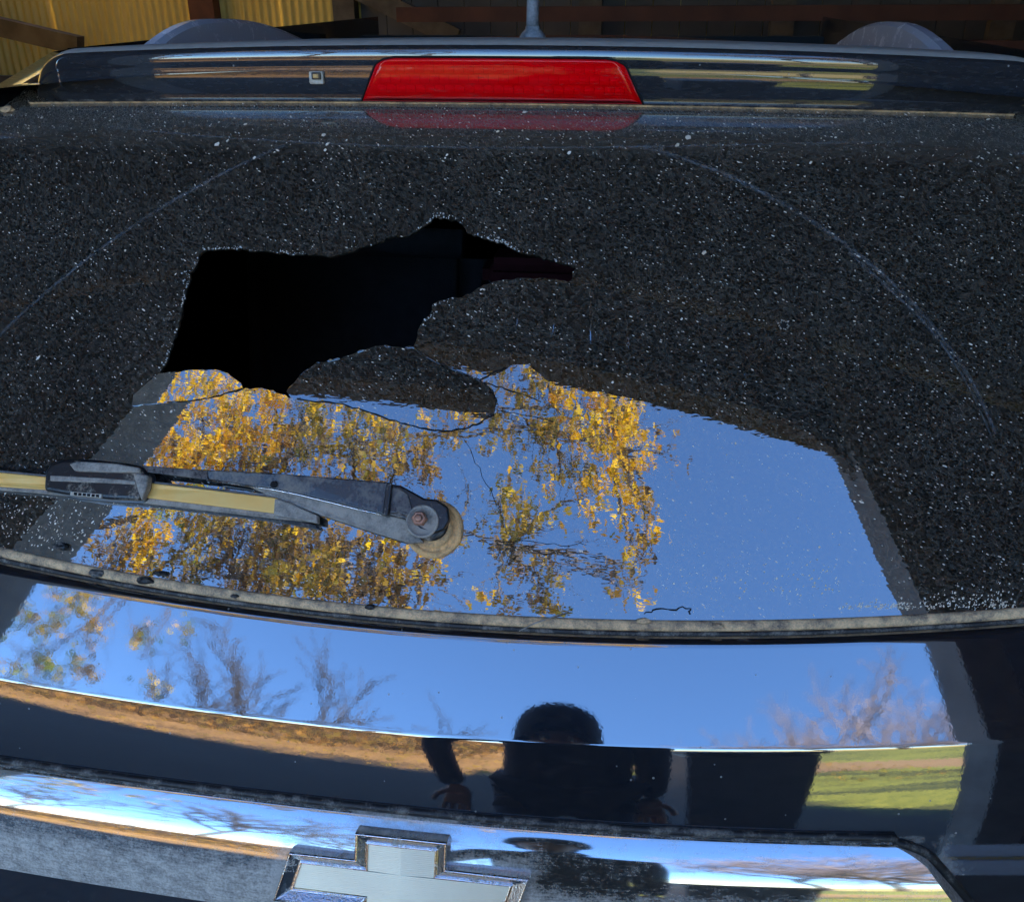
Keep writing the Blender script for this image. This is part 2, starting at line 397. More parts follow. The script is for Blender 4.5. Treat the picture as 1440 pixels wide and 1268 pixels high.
s3_z = [(1060,545),(1100,520),(1140,495),(1190,492),(1225,520),(1255,545),(1250,600),(1290,640),(1200,655),(1110,630),(1098,600),(1085,570)]
hole = wob(poly_px(hole_z, *Z3), .0011, .0035); s1 = wob(poly_px(s1_z, *Z3), .0006, .005); s2 = wob(poly_px(s2_z, *Z3), .0005, .005); s3 = wob(poly_px(s3_z, *Z3), .0006, .005)
outer = []
for x in np.linspace(-.605, .605, 61): outer.append((x, zb(x)-.002))
for z in np.linspace(zb(.605)+.015, zt(.605)-.005, 20): outer.append((.605, z))
for x in np.linspace(.605, -.605, 61): outer.append((x, zt(x)+.012))
for z in np.linspace(zt(.605)-.005, zb(.605)+.015, 20): outer.append((-.605, z))
def inpoly(P, poly):
    P = np.asarray(P); poly = np.asarray(poly); x, y = P[:, 0], P[:, 1]; c = np.zeros(len(P), bool); j = len(poly)-1
    for i in range(len(poly)):
        xi, yi = poly[i]; xj, yj = poly[j]
        if yi != yj:
            m = ((yi > y) != (yj > y)) & (x < (xj-xi)*(y-yi)/(yj-yi)+xi); c ^= m
        j = i
    return c
def triangulate(polys, step=.012, bounds=None):
    pts = []; edges = []
    for p in polys:
        b = len(pts); pts += [Vector(q) for q in p]; edges += [(b+i, b+(i+1) % len(p)) for i in range(len(p))]
    a = np.array(polys[0]); (x0, z0), (x1, z1) = a.min(0), a.max(0)
    gx, gz = np.meshgrid(np.arange(x0+step/2, x1, step), np.arange(z0+step/2, z1, step))
    G = np.stack([gx.ravel(), gz.ravel()], -1); G = G[inpoly(G, polys[0])]
    pts += [Vector(q) for q in G]
    r = delaunay_2d_cdt(pts, edges, [], 0, 1e-6)
    return np.array([tuple(v) for v in r[0]]), np.array([tuple(f) for f in r[2] if len(f) == 3])
def glass_piece(name, V2, T, parent, mat, xf=None, thick=.0035, off=0.0):
    used = np.unique(T); mp = -np.ones(len(V2), int); mp[used] = np.arange(len(used)); v = V2[used]; t = mp[T]
    N = gn(v[:, 0], v[:, 1]); P = np.stack([v[:, 0], gy(v[:, 0], v[:, 1]), v[:, 1]], -1)+N*off
    # wind every face so that it looks along the outward normal
    c = np.cross(P[t[:, 1]]-P[t[:, 0]], P[t[:, 2]]-P[t[:, 0]]); bad = (c*N[t[:, 0]]).sum(1) < 0; t[bad] = t[bad][:, ::-1]
    if xf is not None:
        piv, rx, rz = xf; M = np.array(Matrix.Rotation(R(rz), 3, 'Z') @ Matrix.Rotation(R(rx), 3, 'X')); P = (P-piv)@M.T+piv; N = N@M.T
    n = len(P); B = P-N*thick
    ed = {}
    for a, b, cc in t:
        for e in ((a, b), (b, cc), (cc, a)):
            ed[e] = 1
    rim = [e for e in ed if (e[1], e[0]) not in ed]
    VV = list(P)+list(B); FF = [tuple(f) for f in t]+[tuple(n+i for i in f[::-1]) for f in t]; NN = list(N)+list(-N); uvv = [(a, b/.78) for a, b in v]*2
    for a, b in rim:
        k = len(VV); VV += [P[a], P[b], B[b], B[a]]; FF.append((k+1, k, k+3, k+2))
        q = np.cross(P[b]-P[a], N[a]); q = q/(np.linalg.norm(q)+1e-9); NN += [q]*4; uvv += [(0, 0)]*4
    o = mesh_ob(name, VV, FF, mat)
    ul = o.data.uv_layers.new(name='uv'); li = np.zeros(len(o.data.loops), np.int32); o.data.loops.foreach_get('vertex_index', li)
    ul.data.foreach_set('uv', np.array(uvv, np.float32)[li].ravel())
    o.data.normals_split_custom_set_from_vertices([tuple(map(float, q)) for q in NN])
    return part(o, parent)
V2, T = triangulate([outer, hole, s1, s2, s3])
cen = V2[T].mean(1)
keep = inpoly(cen, outer) & ~inpoly(cen, hole) & ~inpoly(cen, s1) & ~inpoly(cen, s2) & ~inpoly(cen, s3)
window = glass_piece('rear_window', V2, T[keep], suv, MAT['glass'])
def shard(poly, piv_px, rx, rz, off=0.):
    V2, T = triangulate([poly], .01); c = V2[T].mean(1); T = T[inpoly(c, poly)]
    p = at(180+piv_px[0]*.4722, 280+piv_px[1]*.4724)
    return glass_piece('glass_shard', V2, T, window, MAT['glass'], (p, rx, rz), off=off)
sh = shard(s1, (800, 655), -1.9, .3); sh['label'] = 'large cracked piece still hanging below the hole, tipped back'
sh = shard(s2, (180, 600), -.3, 2.2); sh['label'] = 'small wedge of glass at the lower left end of the hole'
sh = shard(s3, (1150, 640), .9, -1.5); sh['label'] = 'small crazed piece at the right end of the crack'
def crack(pts, r=.0005, z=Z3, h=.0006):
    m = MB(); P = []
    for i in range(len(pts)-1):
        n = 4
        for k in range(n):
            t = k/n; a = pts[i]; b = pts[i+1]
            P.append(at(z[0]+(a[0]+(b[0]-a[0])*t+random.uniform(-2.5, 2.5))*z[2], z[1]+(a[1]+(b[1]-a[1])*t+random.uniform(-2.5, 2.5))*z[3], h))
    m.tube(P, [r*random.uniform(.5, 1.4) for _ in P], 5); return addpart('crack', m, MAT['black'], window, True)
crack(crackB, .00075); crack([(340,565),(300,575),(245,592),(180,600),(100,605)], .0006); crack([(850,440),(920,485),(980,510),(1030,530),(1060,545)], .0005)
crack([(1050,540),(1090,515),(1140,497)], .0007); crack([(1060,545),(1110,560),(1170,580),(1250,610)], .0006); crack([(1110,630),(1200,648),(1290,665)], .0004)
crack([(1060,545),(1085,570),(1098,600),(1090,640)], .0004)
IDZ = (0, 0, 1, 1)
crack([(905,862),(925,858),(950,856),(970,854),(972,866)], .0007, IDZ); crack([(700,760),(760,762),(800,766),(830,763)], .0003, IDZ)
crack([(655,620),(668,650),(690,690),(700,720)], .0003, IDZ)
# glass crumbs round the hole (tempered glass breaks into grains)
crumbs = MB()
hp = np.array(hole); ctr = hp.mean(0)
def grain(m, p, s, flat=1.):
    q = Matrix.Rotation(random.uniform(0, 3), 3, 'X') @ Matrix.Rotation(random.uniform(0, 3), 3, 'Y')
    m.box(p, (s*random.uniform(.6, 1.3), s*random.uniform(.6, 1.3), s*random.uniform(.5, 1.)*flat), q)
for i in range(len(hp)):
    a, b = hp[i], hp[(i+1) % len(hp)]
    inS = inpoly(np.array([a, a+(0, -.004)]), s1).any() or inpoly(np.array([a, a+(0, -.004)]), s2).any()
    clump = max(0., math.sin(i*.31)*.5+math.sin(i*.083+1.)*.6+random.uniform(-.3, .5))
    base = 5 if a[1] > 1.47 or a[0] < -.25 else 2
    for k in range(int((1 if inS else base)*clump*1.6)):
        t = random.random(); p = a+(b-a)*t; out = (p-ctr); out /= np.linalg.norm(out)
        p = p+out*random.expovariate(1/.0022)+rng.normal(size=2)*.0006; s = random.choice((.0004, .0005, .0006, .0007, .0009, .0013))
        if inpoly(np.array([p]), hole)[0]: continue
        P3 = np.array([p[0], gy(p[0], p[1]), p[1]])+gn(np.array([p[0]]), np.array([p[1]]))[0]*s*.3
        grain(crumbs, P3, s)
addpart('glass_crumbs', crumbs, MAT['crumb'], window, False, 'stuff')
# loose grit and droppings lying on the glass
flecks = MB()
def flake(m, P3, n, s):
    n = Vector(n); a = n.orthogonal().normalized(); b = n.cross(a); k = random.randint(5, 7); r0 = random.uniform(0, 6)
    el = random.uniform(.35, .9); ring = []
    for i in range(k):
        t = r0+2*math.pi*i/k; rr = s*random.uniform(.6, 1.1); ring.append(Vector(P3)+a*math.cos(t)*rr+b*math.sin(t)*rr*el)
    top = [p*1.0 for p in ring]; c = sum(ring, Vector())/k+n*s*.35
    m.add([tuple(p+n*.0001) for p in top]+[tuple(c)], [(i, (i+1) % k, k) for i in range(k)])
for i in range(900):
    x = random.uniform(-.58, .59); z = random.uniform(zb(x)+.004, zt(x)-.004)
    if random.random() < .35: z = zt(x)-.004-abs(random.gauss(0, .03))
    if random.random() < .12: z = zb(x)+.004+abs(random.gauss(0, .02))
    if z < zb(x)+.003: continue
    pt = np.array([[x, z]])
    if inpoly(pt, hole)[0] or inpoly(pt, s1)[0] or inpoly(pt, s2)[0]: continue
    s = min(.0024, .0004+random.expovariate(1/.0004))
    flake(flecks, (x, gy(x, z), z), gn(np.array([x]), np.array([z]))[0], s)
for px, py, s in ((444,110,.002),(345,175,.003),(460,203,.004),(455,190,.0035),(305,203,.0035),(320,198,.003),(358,222,.003),(990,355,.0045),(967,193,.0045),(952,204,.003),(54,503,.004),(800,215,.003),(738,158,.004),(1390,168,.004),(700,185,.003)):
    p = at(px, py); flake(flecks, p, gn(np.array([p[0]]), np.array([p[2]]))[0], s)
# scratched spatter low on the right
for i in range(420):
    px = random.triangular(900, 1440, 1400); py = 858-abs(random.gauss(0, 1))*(px-1150)*.05-random.random()*6 if px > 1180 else random.gauss(815, 14)
    p = at(px, py); flake(flecks, p, gn(np.array([p[0]]), np.array([p[2]]))[0], random.uniform(.0004, .0015))
for i in range(260):
    px = random.uniform(0, 250); py = random.uniform(690, 770)
    p = at(px, py); flake(flecks, p, gn(np.array([p[0]]), np.array([p[2]]))[0], random.uniform(.0004, .0016))
for i in range(200):
    a = random.gauss(.2, 1.6); r = .026+abs(random.gauss(0, .010)); c = at(612, 742); x = c[0]+math.cos(a)*r; z = c[2]+math.sin(a)*r*.8
    flake(flecks, (x, gy(x, z), z), gn(np.array([x]), np.array([z]))[0], random.uniform(.0003, .0009))
addpart('dust_flecks', flecks, MAT['fleck'], window, True, 'stuff')
# the small round stone chip on the right of the window
c_ = at(1102, 457, .0002); n_ = Vector(gn(np.array([c_[0]]), np.array([c_[2]]))[0]); a_ = n_.orthogonal().normalized(); b_ = n_.cross(a_); m = MB()
for k in range(14):
    t = 2*math.pi*k/14+random.uniform(-.1, .1); r0 = random.uniform(.0030, .0046); m.add([Vector(c_)+n_*.0004+(a_*math.cos(t+q)+b_*math.sin(t+q))*r_ for q, r_ in ((0, r0), (.3, r0*1.05), (.28, r0*1.5), (.02, r0*1.35))], [(0, 1, 2, 3)])
chip = addpart('stone_chip', m, MAT['greydust'], window)
m = MB(); ring = [Vector(c_)+n_*.0003+(a_*math.cos(2*math.pi*k/12)+b_*math.sin(2*math.pi*k/12))*random.uniform(.0026, .0042) for k in range(12)]; m.add(ring, [tuple(range(12))]); addpart('chip_hole', m, MAT['black'], window)
# dirt lines left by the wiper and the upper scratch
def make_streak():
    g = nodes('dirt_streak'); uv = g.uv()
    n = g.noise(uv, 190., 5, .75); sep = g.new('ShaderNodeSeparateXYZ'); g.setin(sep, 0, uv)
    edge = g.math('MULTIPLY', g.math('SUBTRACT', 1., g.math('ABSOLUTE', g.math('SUBTRACT', g.math('MULTIPLY', sep.outputs[1], 100.), 1.))), 1., True)
    n3 = g.noise(g.mapping(uv, scale=(1, .02, 1)), 14., 3)
    f = g.math('MULTIPLY', g.math('MULTIPLY', edge, g.ramp(n, [(.44, 0.), (.72, .55)])), g.ramp(n3, [(.35, .25), (.65, 1.)]))
    tr = g.new('ShaderNodeBsdfTransparent'); df = g.new('ShaderNodeBsdfDiffuse'); g.setin(df, 'Color', (.62, .66, .74, 1))
    return g.done(g.mixs(f, tr.outputs[0], df.outputs[0]))
MAT['streak'] = make_streak()
def streak(pts, w0, w1, parent, name='dirt_streak'):
    P = np.array(pts); d = np.concatenate([[0], np.cumsum(np.linalg.norm(np.diff(P, axis=0), axis=1))]); t = np.linspace(0, d[-1], 60)
    cs = np.polyfit(d, P[:, 0], 4), np.polyfit(d, P[:, 1], 4)
    X = np.polyval(cs[0], t); Z = np.polyval(cs[1], t); tx = np.gradient(X); tz = np.gradient(Z); L = np.hypot(tx, tz); nx, nz = -tz/L, tx/L
    wv = np.linspace(w0, w1, 60)
    V = []; uv = []
    for j in (-1, 0, 1):
        x = X+nx*wv*j; z = Z+nz*wv*j; q = np.stack([x, gy(x, z), z], -1)+gn(x, z)*.0003; V.append(q); uv += [(a, .01+.01*j) for a in t]
    V, F = gridmesh(np.array(V)); o = mesh_ob(name, V, F, MAT['streak'])
    ul = o.data.uv_layers.new(name='uv'); li = np.zeros(len(o.data.loops), np.int32); o.data.loops.foreach_get('vertex_index', li)
    ul.data.foreach_set('uv', np.array(uv, np.float32)[li].ravel()); return part(o, parent)
arcR = [xz(*q) for q in ((905,207),(960,222),(1040,255),(1130,305),(1200,350),(1270,415),(1330,480),(1370,545),(1400,610))]
arcL = [xz(*q) for q in ((400,205),(330,235),(250,280),(170,330),(100,380),(40,435),(-20,490))]
topl = [xz(*q) for q in ((150,178),(300,192),(450,202),(600,207),(720,208),(900,206),(1100,203),(1270,200))]
streak(arcR, .0028, .0022, window); streak([[a-.004, b-.002] for a, b in arcR[4:]], .0025, .0010, window); streak(arcL, .0020, .0024, window); streak(topl, .0011, .0011, window)

# ---- spoiler with its two horns and the third brake light
seg = [(.20, 93, 91), (.022, 88, 62), (.007, 62, 9), (.010, 9, -6), (.003, -6, -14), (.005, -14, 2), (.012, 2, -5), (.024, -5, -20), (.004, -20, -60)]
prof = [(0., 0.)]; nprof = []
for L, a, b in seg:
    n = max(3, int(L/.0012)) if L < .1 else 8
    for k in range(n):
        e = R(a+(b-a)*(k+.5)/n); y, z = prof[-1]; prof.append((y-math.sin(e)*L/n, z-math.cos(e)*L/n))
prof = np.array(prof); prof -= prof[-1]           # base edge at the origin
iface = len(prof)-1
kz = .0630/prof[:, 1].max(); prof[:, 1] *= kz
def sp_point(x, i):
    """spoiler profile point i at lateral position x (arrays)"""
    a = np.clip((np.where(x < 0, -x, x-.067)-.490)/.078, 0, 1); s = (1-.10*(x/.57)**2)*np.sqrt(np.clip(1-a**2, 0, 1))
    yb = gy(x, zt(x))-.014; zz = zt(x)-.001
    y = yb+prof[i, 0]*(.75+.25*s)+.03*a**2; z = zz+prof[i, 1]*s
    return np.stack([x, y, z], -1)
xsp = np.concatenate([np.linspace(-.568, -.490, 24), np.linspace(-.485, .555, 94), np.linspace(.56, .635, 24)])
SP = np.array([sp_point(xsp, i) for i in range(len(prof))])
V, F = gridmesh(SP, True)
spoiler = mesh_ob('spoiler', V, F, MAT['spoilerpaint']); part(spoiler, suv)
dd = np.zeros(SP.shape[:2]); dd[:25] = 1.2; dd[25:28] = .3; dd[-4:] = .45; dd[20:, :] += .05; dd *= np.clip((.567-np.where(xsp < 0, -xsp, xsp-.067))/.06, .5, 1)[None, :]
setattr_f(spoiler, 'dirt', dd)
# thin dusty gap under the spoiler
X = np.linspace(-.57, .575, 120)
g_ = np.array([np.stack([X, gy(X, zt(X))-.012, zt(X)-.0010], -1), np.stack([X, gy(X, zt(X)-.0015)-.004, zt(X)-.0036], -1), np.stack([X, gy(X, zt(X)-.003)-.0002, zt(X)-.0042], -1)])
V, F = gridmesh(g_, True); part(mesh_ob('spoiler_gasket', V, F, MAT['rubber_dusty']), spoiler)
# brake light
LC = .0215
i0 = int(np.argmax((np.arange(len(prof)) > 20) & (prof[:, 1] < prof[:, 1].max()*.76))); i1 = len(prof)-2
def lens_grid(off, inset, dome, nx=60, ny=26):
    rows = []
    for j in range(ny):
        t = j/(ny-1); f = i0+inset*4+(i1-i0-inset*5)*t; i = int(f); fr = f-i
        hw = .1315+(.1555-.1315)*t; rc = .22
        if t < rc: hw -= .018*(1-math.sqrt(max(0, 1-((rc-t)/rc)**2)))
        hw -= inset*.006
        s = np.linspace(-1, 1, nx); x = LC+hw*s
        p = sp_point(x, i)*(1-fr)+sp_point(x, min(i+1, len(prof)-1))*fr
        e = np.minimum(1, np.minimum((1-np.abs(s))*hw/.006, min(t, 1-t)*.045/.004)); e = np.sqrt(np.clip(1-(1-e)**2, 0, 1))
        nd = np.array([0, -.985, .17]); rows.append(p+nd*(off+dome*e[:, None]))
    return np.array(rows)
def make_lens():
    g = nodes('red_lens'); o = g.obj()
    tr = g.new('ShaderNodeBsdfTransparent'); g.setin(tr, 'Color', (1., .10, .17, 1))
    nb = g.bump(g.noise(g.mapping(o, scale=(.5, 1, 2)), 120., 3), .06, .002)
    gl = g.new('ShaderNodeBsdfGlossy'); g.setin(gl, 'Roughness', .05); g.setin(gl, 'Normal', nb)
    fr = g.new('ShaderNodeFresnel'); g.setin(fr, 'IOR', 1.42)
    f = g.ramp(g.noise(g.mapping(o, scale=(.5, 1, 3), rot=(0, R(20), 0)), 90., 5, .7), [(.58, .0), (.80, .45)])
    df = g.new('ShaderNodeBsdfDiffuse'); g.setin(df, 'Color', (.45, .12, .10, 1))
    return g.done(g.mixs(f, g.mixs(fr.outputs[0], tr.outputs[0], gl.outputs[0]), df.outputs[0]))
MAT['lens'] = make_lens()
MAT['reflector'] = basic('red_reflector', (.98, .08, .17), (.96, .06, .14), 60., .25, 0., .1, 200.)
MAT['redback'] = basic('dark_red_housing', (.85, .04, .09), (.72, .03, .07), 40., .5)
light_ = part(empty('brake_light', (0, 0, 0)), suv)
V, F = gridmesh(lens_grid(.0006, 0., .0006), True); part(mesh_ob('lamp_housing', V, F, MAT['redback']), light_)
V, F = gridmesh(lens_grid(.0035, 0.2, .0035), True); part(mesh_ob('lens', V, F, MAT['lens']), light_)
# rim of dark gasket round the lamp
Pg = lens_grid(.001, 0., 0.); ring = list(Pg[0])+list(Pg[1:, -1])
m = MB(); m.tube(list(Pg[:, 0][::-1])+list(Pg[0, 1:-1])+list(Pg[:, -1]), .0011, 6); addpart('lamp_gasket', m, MAT['black'], light_, True)
# reflector cells behind the lens: a grid of pillowed cells
cw, chh = .0108, .0088
cm = []
for j in range(4):
    for i in range(4): cm.append(((i/3-.5)*cw*.94, -.0024*(1-((i/3-.5)*2)**2)*(1-((j/3-.5)*2)**2), (j/3-.5)*chh*.94))
cellF = gridmesh(np.array(cm).reshape(4, 4, 3), True)[1]
cme = bpy.data.meshes.new('reflector_cell'); cme.from_pydata(cm, [], cellF); cme.materials.append(MAT['reflector']); cme.polygons.foreach_set('use_smooth', [True]*len(cme.polygons))
for r_ in range(3):
    t = .27+r_*.215; f = i0+(i1-i0)*t; i = int(f); hw = .1315+.024*t-.009
    n = int(2*hw/cw)
    for k in range(n):
        x = LC+(k-(n-1)/2)*cw; p = sp_point(np.array([x]), i)[0]+np.array([0, -.985, .17])*.0018
        o = bpy.data.objects.new('reflector_cell', cme); COL.objects.link(o); o.location = Vector(p); o.rotation_euler = (R(-4), 0, 2*GK1*x); part(o, light_)
# washer jet on the spoiler
wj = part(empty('washer_nozzle', (0, 0, 0)), suv)
def sp_at(px, py, tol=40):
    d = pixray(px, py); best = None
    for i in range(14, len(prof)):
        # plane of constant profile: intersect the sight line with the line of the spoiler at this profile point
        x = CAM_POS[0]+d[0]*1.05/max(1e-6, math.hypot(d[0], d[1]))
        for _ in range(6):
            p = sp_point(np.array([x]), i)[0]; t = (p[1]-CAM_POS[1])/d[1]; x = CAM_POS[0]+d[0]*t
        z = CAM_POS[2]+d[2]*t
        if best is None or abs(z-p[2]) < best[0]: best = (abs(z-p[2]), p)
    return best[1]
p = sp_at(446, 108)
m = MB(); m.box(Vector(p)+Vector((0, -.002, -.001)), (.0165, .006, .0135)); bevel(addpart('nozzle_base', m, MAT['palebeige'], wj, False), .002)
m = MB(); m.box(Vector(p)+Vector((.001, -.0055, .0012)), (.0105, .004, .0075)); bevel(addpart('nozzle_rim', m, MAT['blackplastic'], wj), .001)
m = MB(); m.box(Vector(p)+Vector((.001, -.0078, .0012)), (.0062, .002, .0045)); bevel(addpart('jet', m, MAT['amber'], wj), .0008)

# ---- chrome strip
def ct(x): return wcr(x)+.0762+.060*x*x            # top edge of chrome, below the glass edge
def chrome_pt(x, v):
    ns = 40; vv = np.linspace(0, 1, ns)*v
    el = 45-21*np.clip(vv/.033, 0, 1.)**1.2-21*np.clip((vv-.033)/.067, 0, 1)
    tn = np.tan(np.radians(el)); d = np.trapezoid(tn, vv) if hasattr(np, 'trapezoid') else np.trapz(tn, vv)
    w = ct(x); return np.array([x, py_(np.array([x]), np.array([w]))[0]-.003-d, pz_(x, w)-v])
CH_H = .100
rows = []
for v in np.concatenate([[0, .0008], np.linspace(.003, CH_H, 44)]):
    xe = .453+.95*v-1.2*v*v-.020*max(0., 1-v/.018)**2; rows.append([chrome_pt(s*xe, v) for s in np.linspace(-1, 1, 121)])
CHG = np.array(rows)
CHG[0, :, 1] += .004
V, F = gridmesh(CHG, True)
chrome = mesh_ob('chrome_strip', V, F, MAT['chrome'])
vv = np.linspace(0, 1, CHG.shape[0])[:, None]; sx = np.abs(CHG[:, :, 0])
BCX, BCZ = -.005, 1.0265
bd = np.maximum(np.abs(CHG[:, :, 0]-BCX)-.118, 0); bz = np.maximum(np.abs(CHG[:, :, 2]-BCZ)-.026, 0); bd2 = np.maximum(np.abs(CHG[:, :, 0]-BCX)-.045, 0); bz2 = np.maximum(np.abs(CHG[:, :, 2]-BCZ)-.048, 0)
near = np.exp(-np.minimum(np.hypot(bd, bz), np.hypot(bd2, bz2))/.007)
setattr_f(chrome, 'dirt', np.clip(.1+.62*np.clip((vv-.38)/.22, 0, 1)+.55*near+.25*np.clip(1-vv/.05, 0, 1), 0, 1)); part(chrome, suv)
# end walls of the strip and its gasket
m = MB(); ring = [CHG[0, k] for k in range(0, 121, 3)]
outl = [p for p in CHG[:, 0][::-1]]+ring+[p for p in CHG[:, -1]]
outl = [Vector(p) for p in outl]
bk = [p+Vector((0, .030, .004)) for p in outl]
n = len(outl); m.add([tuple(p) for p in outl]+[tuple(p) for p in bk], [(i, i+1, n+i+1, n+i) for i in range(n-1)]); addpart('strip_edge', m, MAT['chrome'], chrome, True)
setattr_f(chrome.children[0], 'dirt', np.full(2*n, .7))
m = MB(); gp = []
for p in CHG[:, 0][::-1]: gp.append((p[0]-.007, 0, p[2]))
for k in range(0, 121, 3): gp.append((CHG[0, k][0]*1.012, 0, CHG[0, k][2]+.0045))
for p in CHG[:, -1]: gp.append((p[0]+.007, 0, p[2]))
gp = [(x, py_(np.array([x]), np.array([zb(x)-.008-z]))[0]-.0015, z) for x, _, z in gp]
m.tube(gp, .0042, 8); addpart('strip_gasket', m, MAT['rubber'], chrome, True)

# ---- bowtie badge
badge = part(empty('badge', (0, 0, 0)), suv)
bn = np.array([0, -math.cos(R(21)), math.sin(R(21))]); bu = np.array([0, math.sin(R(21)), math.cos(R(21))]); bx = np.array([1., 0, 0])
c0 = chrome_pt(BCX, .053); c0 = np.array([BCX, c0[1], c0[2]])+bn*.0035
def B3(a, b, h): return c0+bx*a+bu*b+bn*h
TW, TH, WH = .0430, .0500, .0245
def bow(d):   # inset bowtie outline; slanted wing ends
    sl = .33
    xo = .1125-d*1.25; 
    tr, br = xo+sl*(WH-d)*.9, xo-sl*(WH-d)*.9
    return [(-TW+d, TH-d), (TW-d, TH-d), (TW-d*1.0, WH-d), (tr, WH-d), (br, -WH+d), (TW-d, -WH+d), (TW-d, -TH+d), (-TW+d, -TH+d), (-TW+d, -WH+d), (-tr, -WH+d), (-br, WH-d), (-TW+d, WH-d)]
lv = [(0., -.016), (0., .0052), (.0007, .0064), (.0022, .0064), (.0030, .0058), (.0098, .0006), (.0104, .0022), (.0118, .0022), (.0122, .0010)]
m = MB(); n = 12
for k, (d, h) in enumerate(lv): m.V += [tuple(B3(a, b, h)) for a, b in bow(d)]
for k in range(len(lv)-1):
    for i in range(n): m.F.append((k*n+i, k*n+(i+1) % n, (k+1)*n+(i+1) % n, (k+1)*n+i))
bo = addpart('badge_rim', m, MAT['rim'], badge)
bm = bmesh.new(); bm.from_mesh(bo.data); bmesh.ops.recalc_face_normals(bm, faces=bm.faces); bm.to_mesh(bo.data); bm.free()
bevel(bo, .0005, 2)
# insert: fine horizontal ribs that bend at the centre line
ins = bow(.0120); A_ = np.array(ins); m = MB(); pitch = .00185; b = A_[:, 1].max()
def span(b):
    xs_ = []
    for i in range(12):
        (x0, y0), (x1, y1) = ins[i], ins[(i+1) % 12]
        if (y0 > b) != (y1 > b): xs_.append(x0+(x1-x0)*(b-y0)/(y1-y0))
    return sorted(xs_)
while b > -TH+.012+pitch:
    s = span(b-pitch/2)
    for x0, x1 in zip(s[::2], s[1::2]):
        for xa, xb in ((x0, min(x1, 0.)), (max(x0, 0.), x1)):
            if xb-xa < 1e-5: continue
            q = [B3(x, bb, h+(.0014 if abs(x) < 1e-6 else 0.)) for bb, h in ((b, .0006), (b-pitch*.75, .00102), (b-pitch, .0006)) for x in (xa, xb)]
            m.add(q, [(0, 2, 3, 1), (2, 4, 5, 3)])
    b -= pitch
addpart('badge_insert', m, MAT['insert'], badge)

# ---- rear wiper
wip = part(empty('wiper', (0, 0, 0)), suv)
def glass_n(p): return gn(np.array([p[0]]), np.array([p[2]]))[0]
def plate(name, pts, h, th, mat, bev=.0012, parent=None, tilt=None):
    top = []; bot = []
    for i, q in enumerate(pts):
        hh = h[i] if hasattr(h, '__len__') else h
        p = at(q[0], q[1], hh); n = glass_n(p); top.append(p); bot.append(p-n*min(th, hh-.0004))
    k = len(pts); m = MB(); m.add(top+bot, [tuple(range(k))]+[tuple(reversed(range(k, 2*k)))]+[(i, k+i, k+(i+1) % k, (i+1) % k) for i in range(k)])
    o = addpart(name, m, mat, parent or wip); bm = bmesh.new(); bm.from_mesh(o.data); bmesh.ops.recalc_face_normals(bm, faces=bm.faces); bm.to_mesh(o.data); bm.free()
    if bev: bevel(o, bev, 3)
    return o
blade_up = [(-70,657),(0,664),(65,670),(205,678),(300,689),(390,700)]; blade_lo = [(390,722),(300,711),(200,699),(60,688),(0,684),(-70,677)]
plate('blade_spine', [(-70,655),(0,661),(65,667),(205,675),(392,697),(446,724),(446,735),(385,729),(200,707),(60,694),(0,689),(-70,682)], .0125, .007, MAT['greydust'], .0015)
plate('blade', blade_up+blade_lo, .0158, .004, MAT['tan'], .0012)
plate('blade_tip', [(386,700),(404,705),(425,715),(446,724),(447,736),(384,724)], .0165, .008, MAT['greydust'], .0016)
plate('blade_rubber', [(-70,676),(0,683),(200,702),(386,724),(445,738),(445,743),(386,732),(200,709),(0,690),(-70,683)], .0095, .009, MAT['rubber'], .0008)
plate('arm_rod', [(196,654),(292,661),(292,674),(200,663)], .0225, .004, MAT['armmetal'], .0008)
plate('arm_flange', [(330,669),(400,678),(470,699),(541,716),(572,731),(596,762),(575,764),(520,747),(450,724),(400,706),(345,682)], .0135, .006, MAT['greydust'], .0016)
plate('arm', [(290,660),(400,666),(549,678),(541,724),(505,716),(470,707),(420,695),(385,688),(290,674)], [.0225,.0235,.026,.024,.0235,.0225,.0215,.021,.0205], .010, MAT['armmetal'], .0016)
m = MB(); m.tube([at(q[0], q[1], q[2]) for q in ((290,674.5,.0208),(385,688.5,.0214),(420,695.5,.022),(470,707.5,.023),(505,716.5,.024),(541,724.5,.0243))], .0009, 8); addpart('arm_edge_glint', m, MAT['rim'], wip, True)  # bright metal tube standing in for the highlight on the arm's lower edge
m = MB(); c_ = at(385, 681, .0238); n_ = glass_n(c_); m.tube([c_-n_*.001, c_+n_*.0006], .0034, 14); addpart('rivet_hole', m, MAT['black'], wip, False)
# arm head round the spindle
plate('arm_head', [(549,680),(563,682),(578,690),(596,700),(614,702),(629,712),(632,730),(624,744),(608,750),(590,746),(578,736),(566,729),(543,724)], [.020]*13, .010, MAT['blackplastic'], .0022)
plate('head_web', [(551,684),(562,686),(574,695),(580,716),(574,726),(560,720),(547,722)], .0215, .004, MAT['armmetal'], .0012)
plate('hinge_wall', [(543,679),(551,679),(545,725),(537,724)], .0262, .012, MAT['blackplastic'], .0012)
def disc(name, px, py, h0, prof_, mat, n=40, parent=None, smooth=True):
    c = at(px, py, 0.); nn = Vector(glass_n(c)); a = Vector((1, 0, 0)); a = (a-nn*a.dot(nn)).normalized(); b_ = nn.cross(a); m = MB()
    for r_, h in prof_:
        for k in range(n):
            t = 2*math.pi*k/n; m.V.append(tuple(Vector(c)+a*math.cos(t)*r_+b_*math.sin(t)*r_+nn*(h+h0)))
    for j in range(len(prof_)-1):
        for k in range(n): m.F.append((j*n+k, j*n+(k+1) % n, (j+1)*n+(k+1) % n, (j+1)*n+k))
    m.F.append(tuple(range((len(prof_)-1)*n, len(prof_)*n))); return addpart(name, m, mat, parent or wip, smooth)
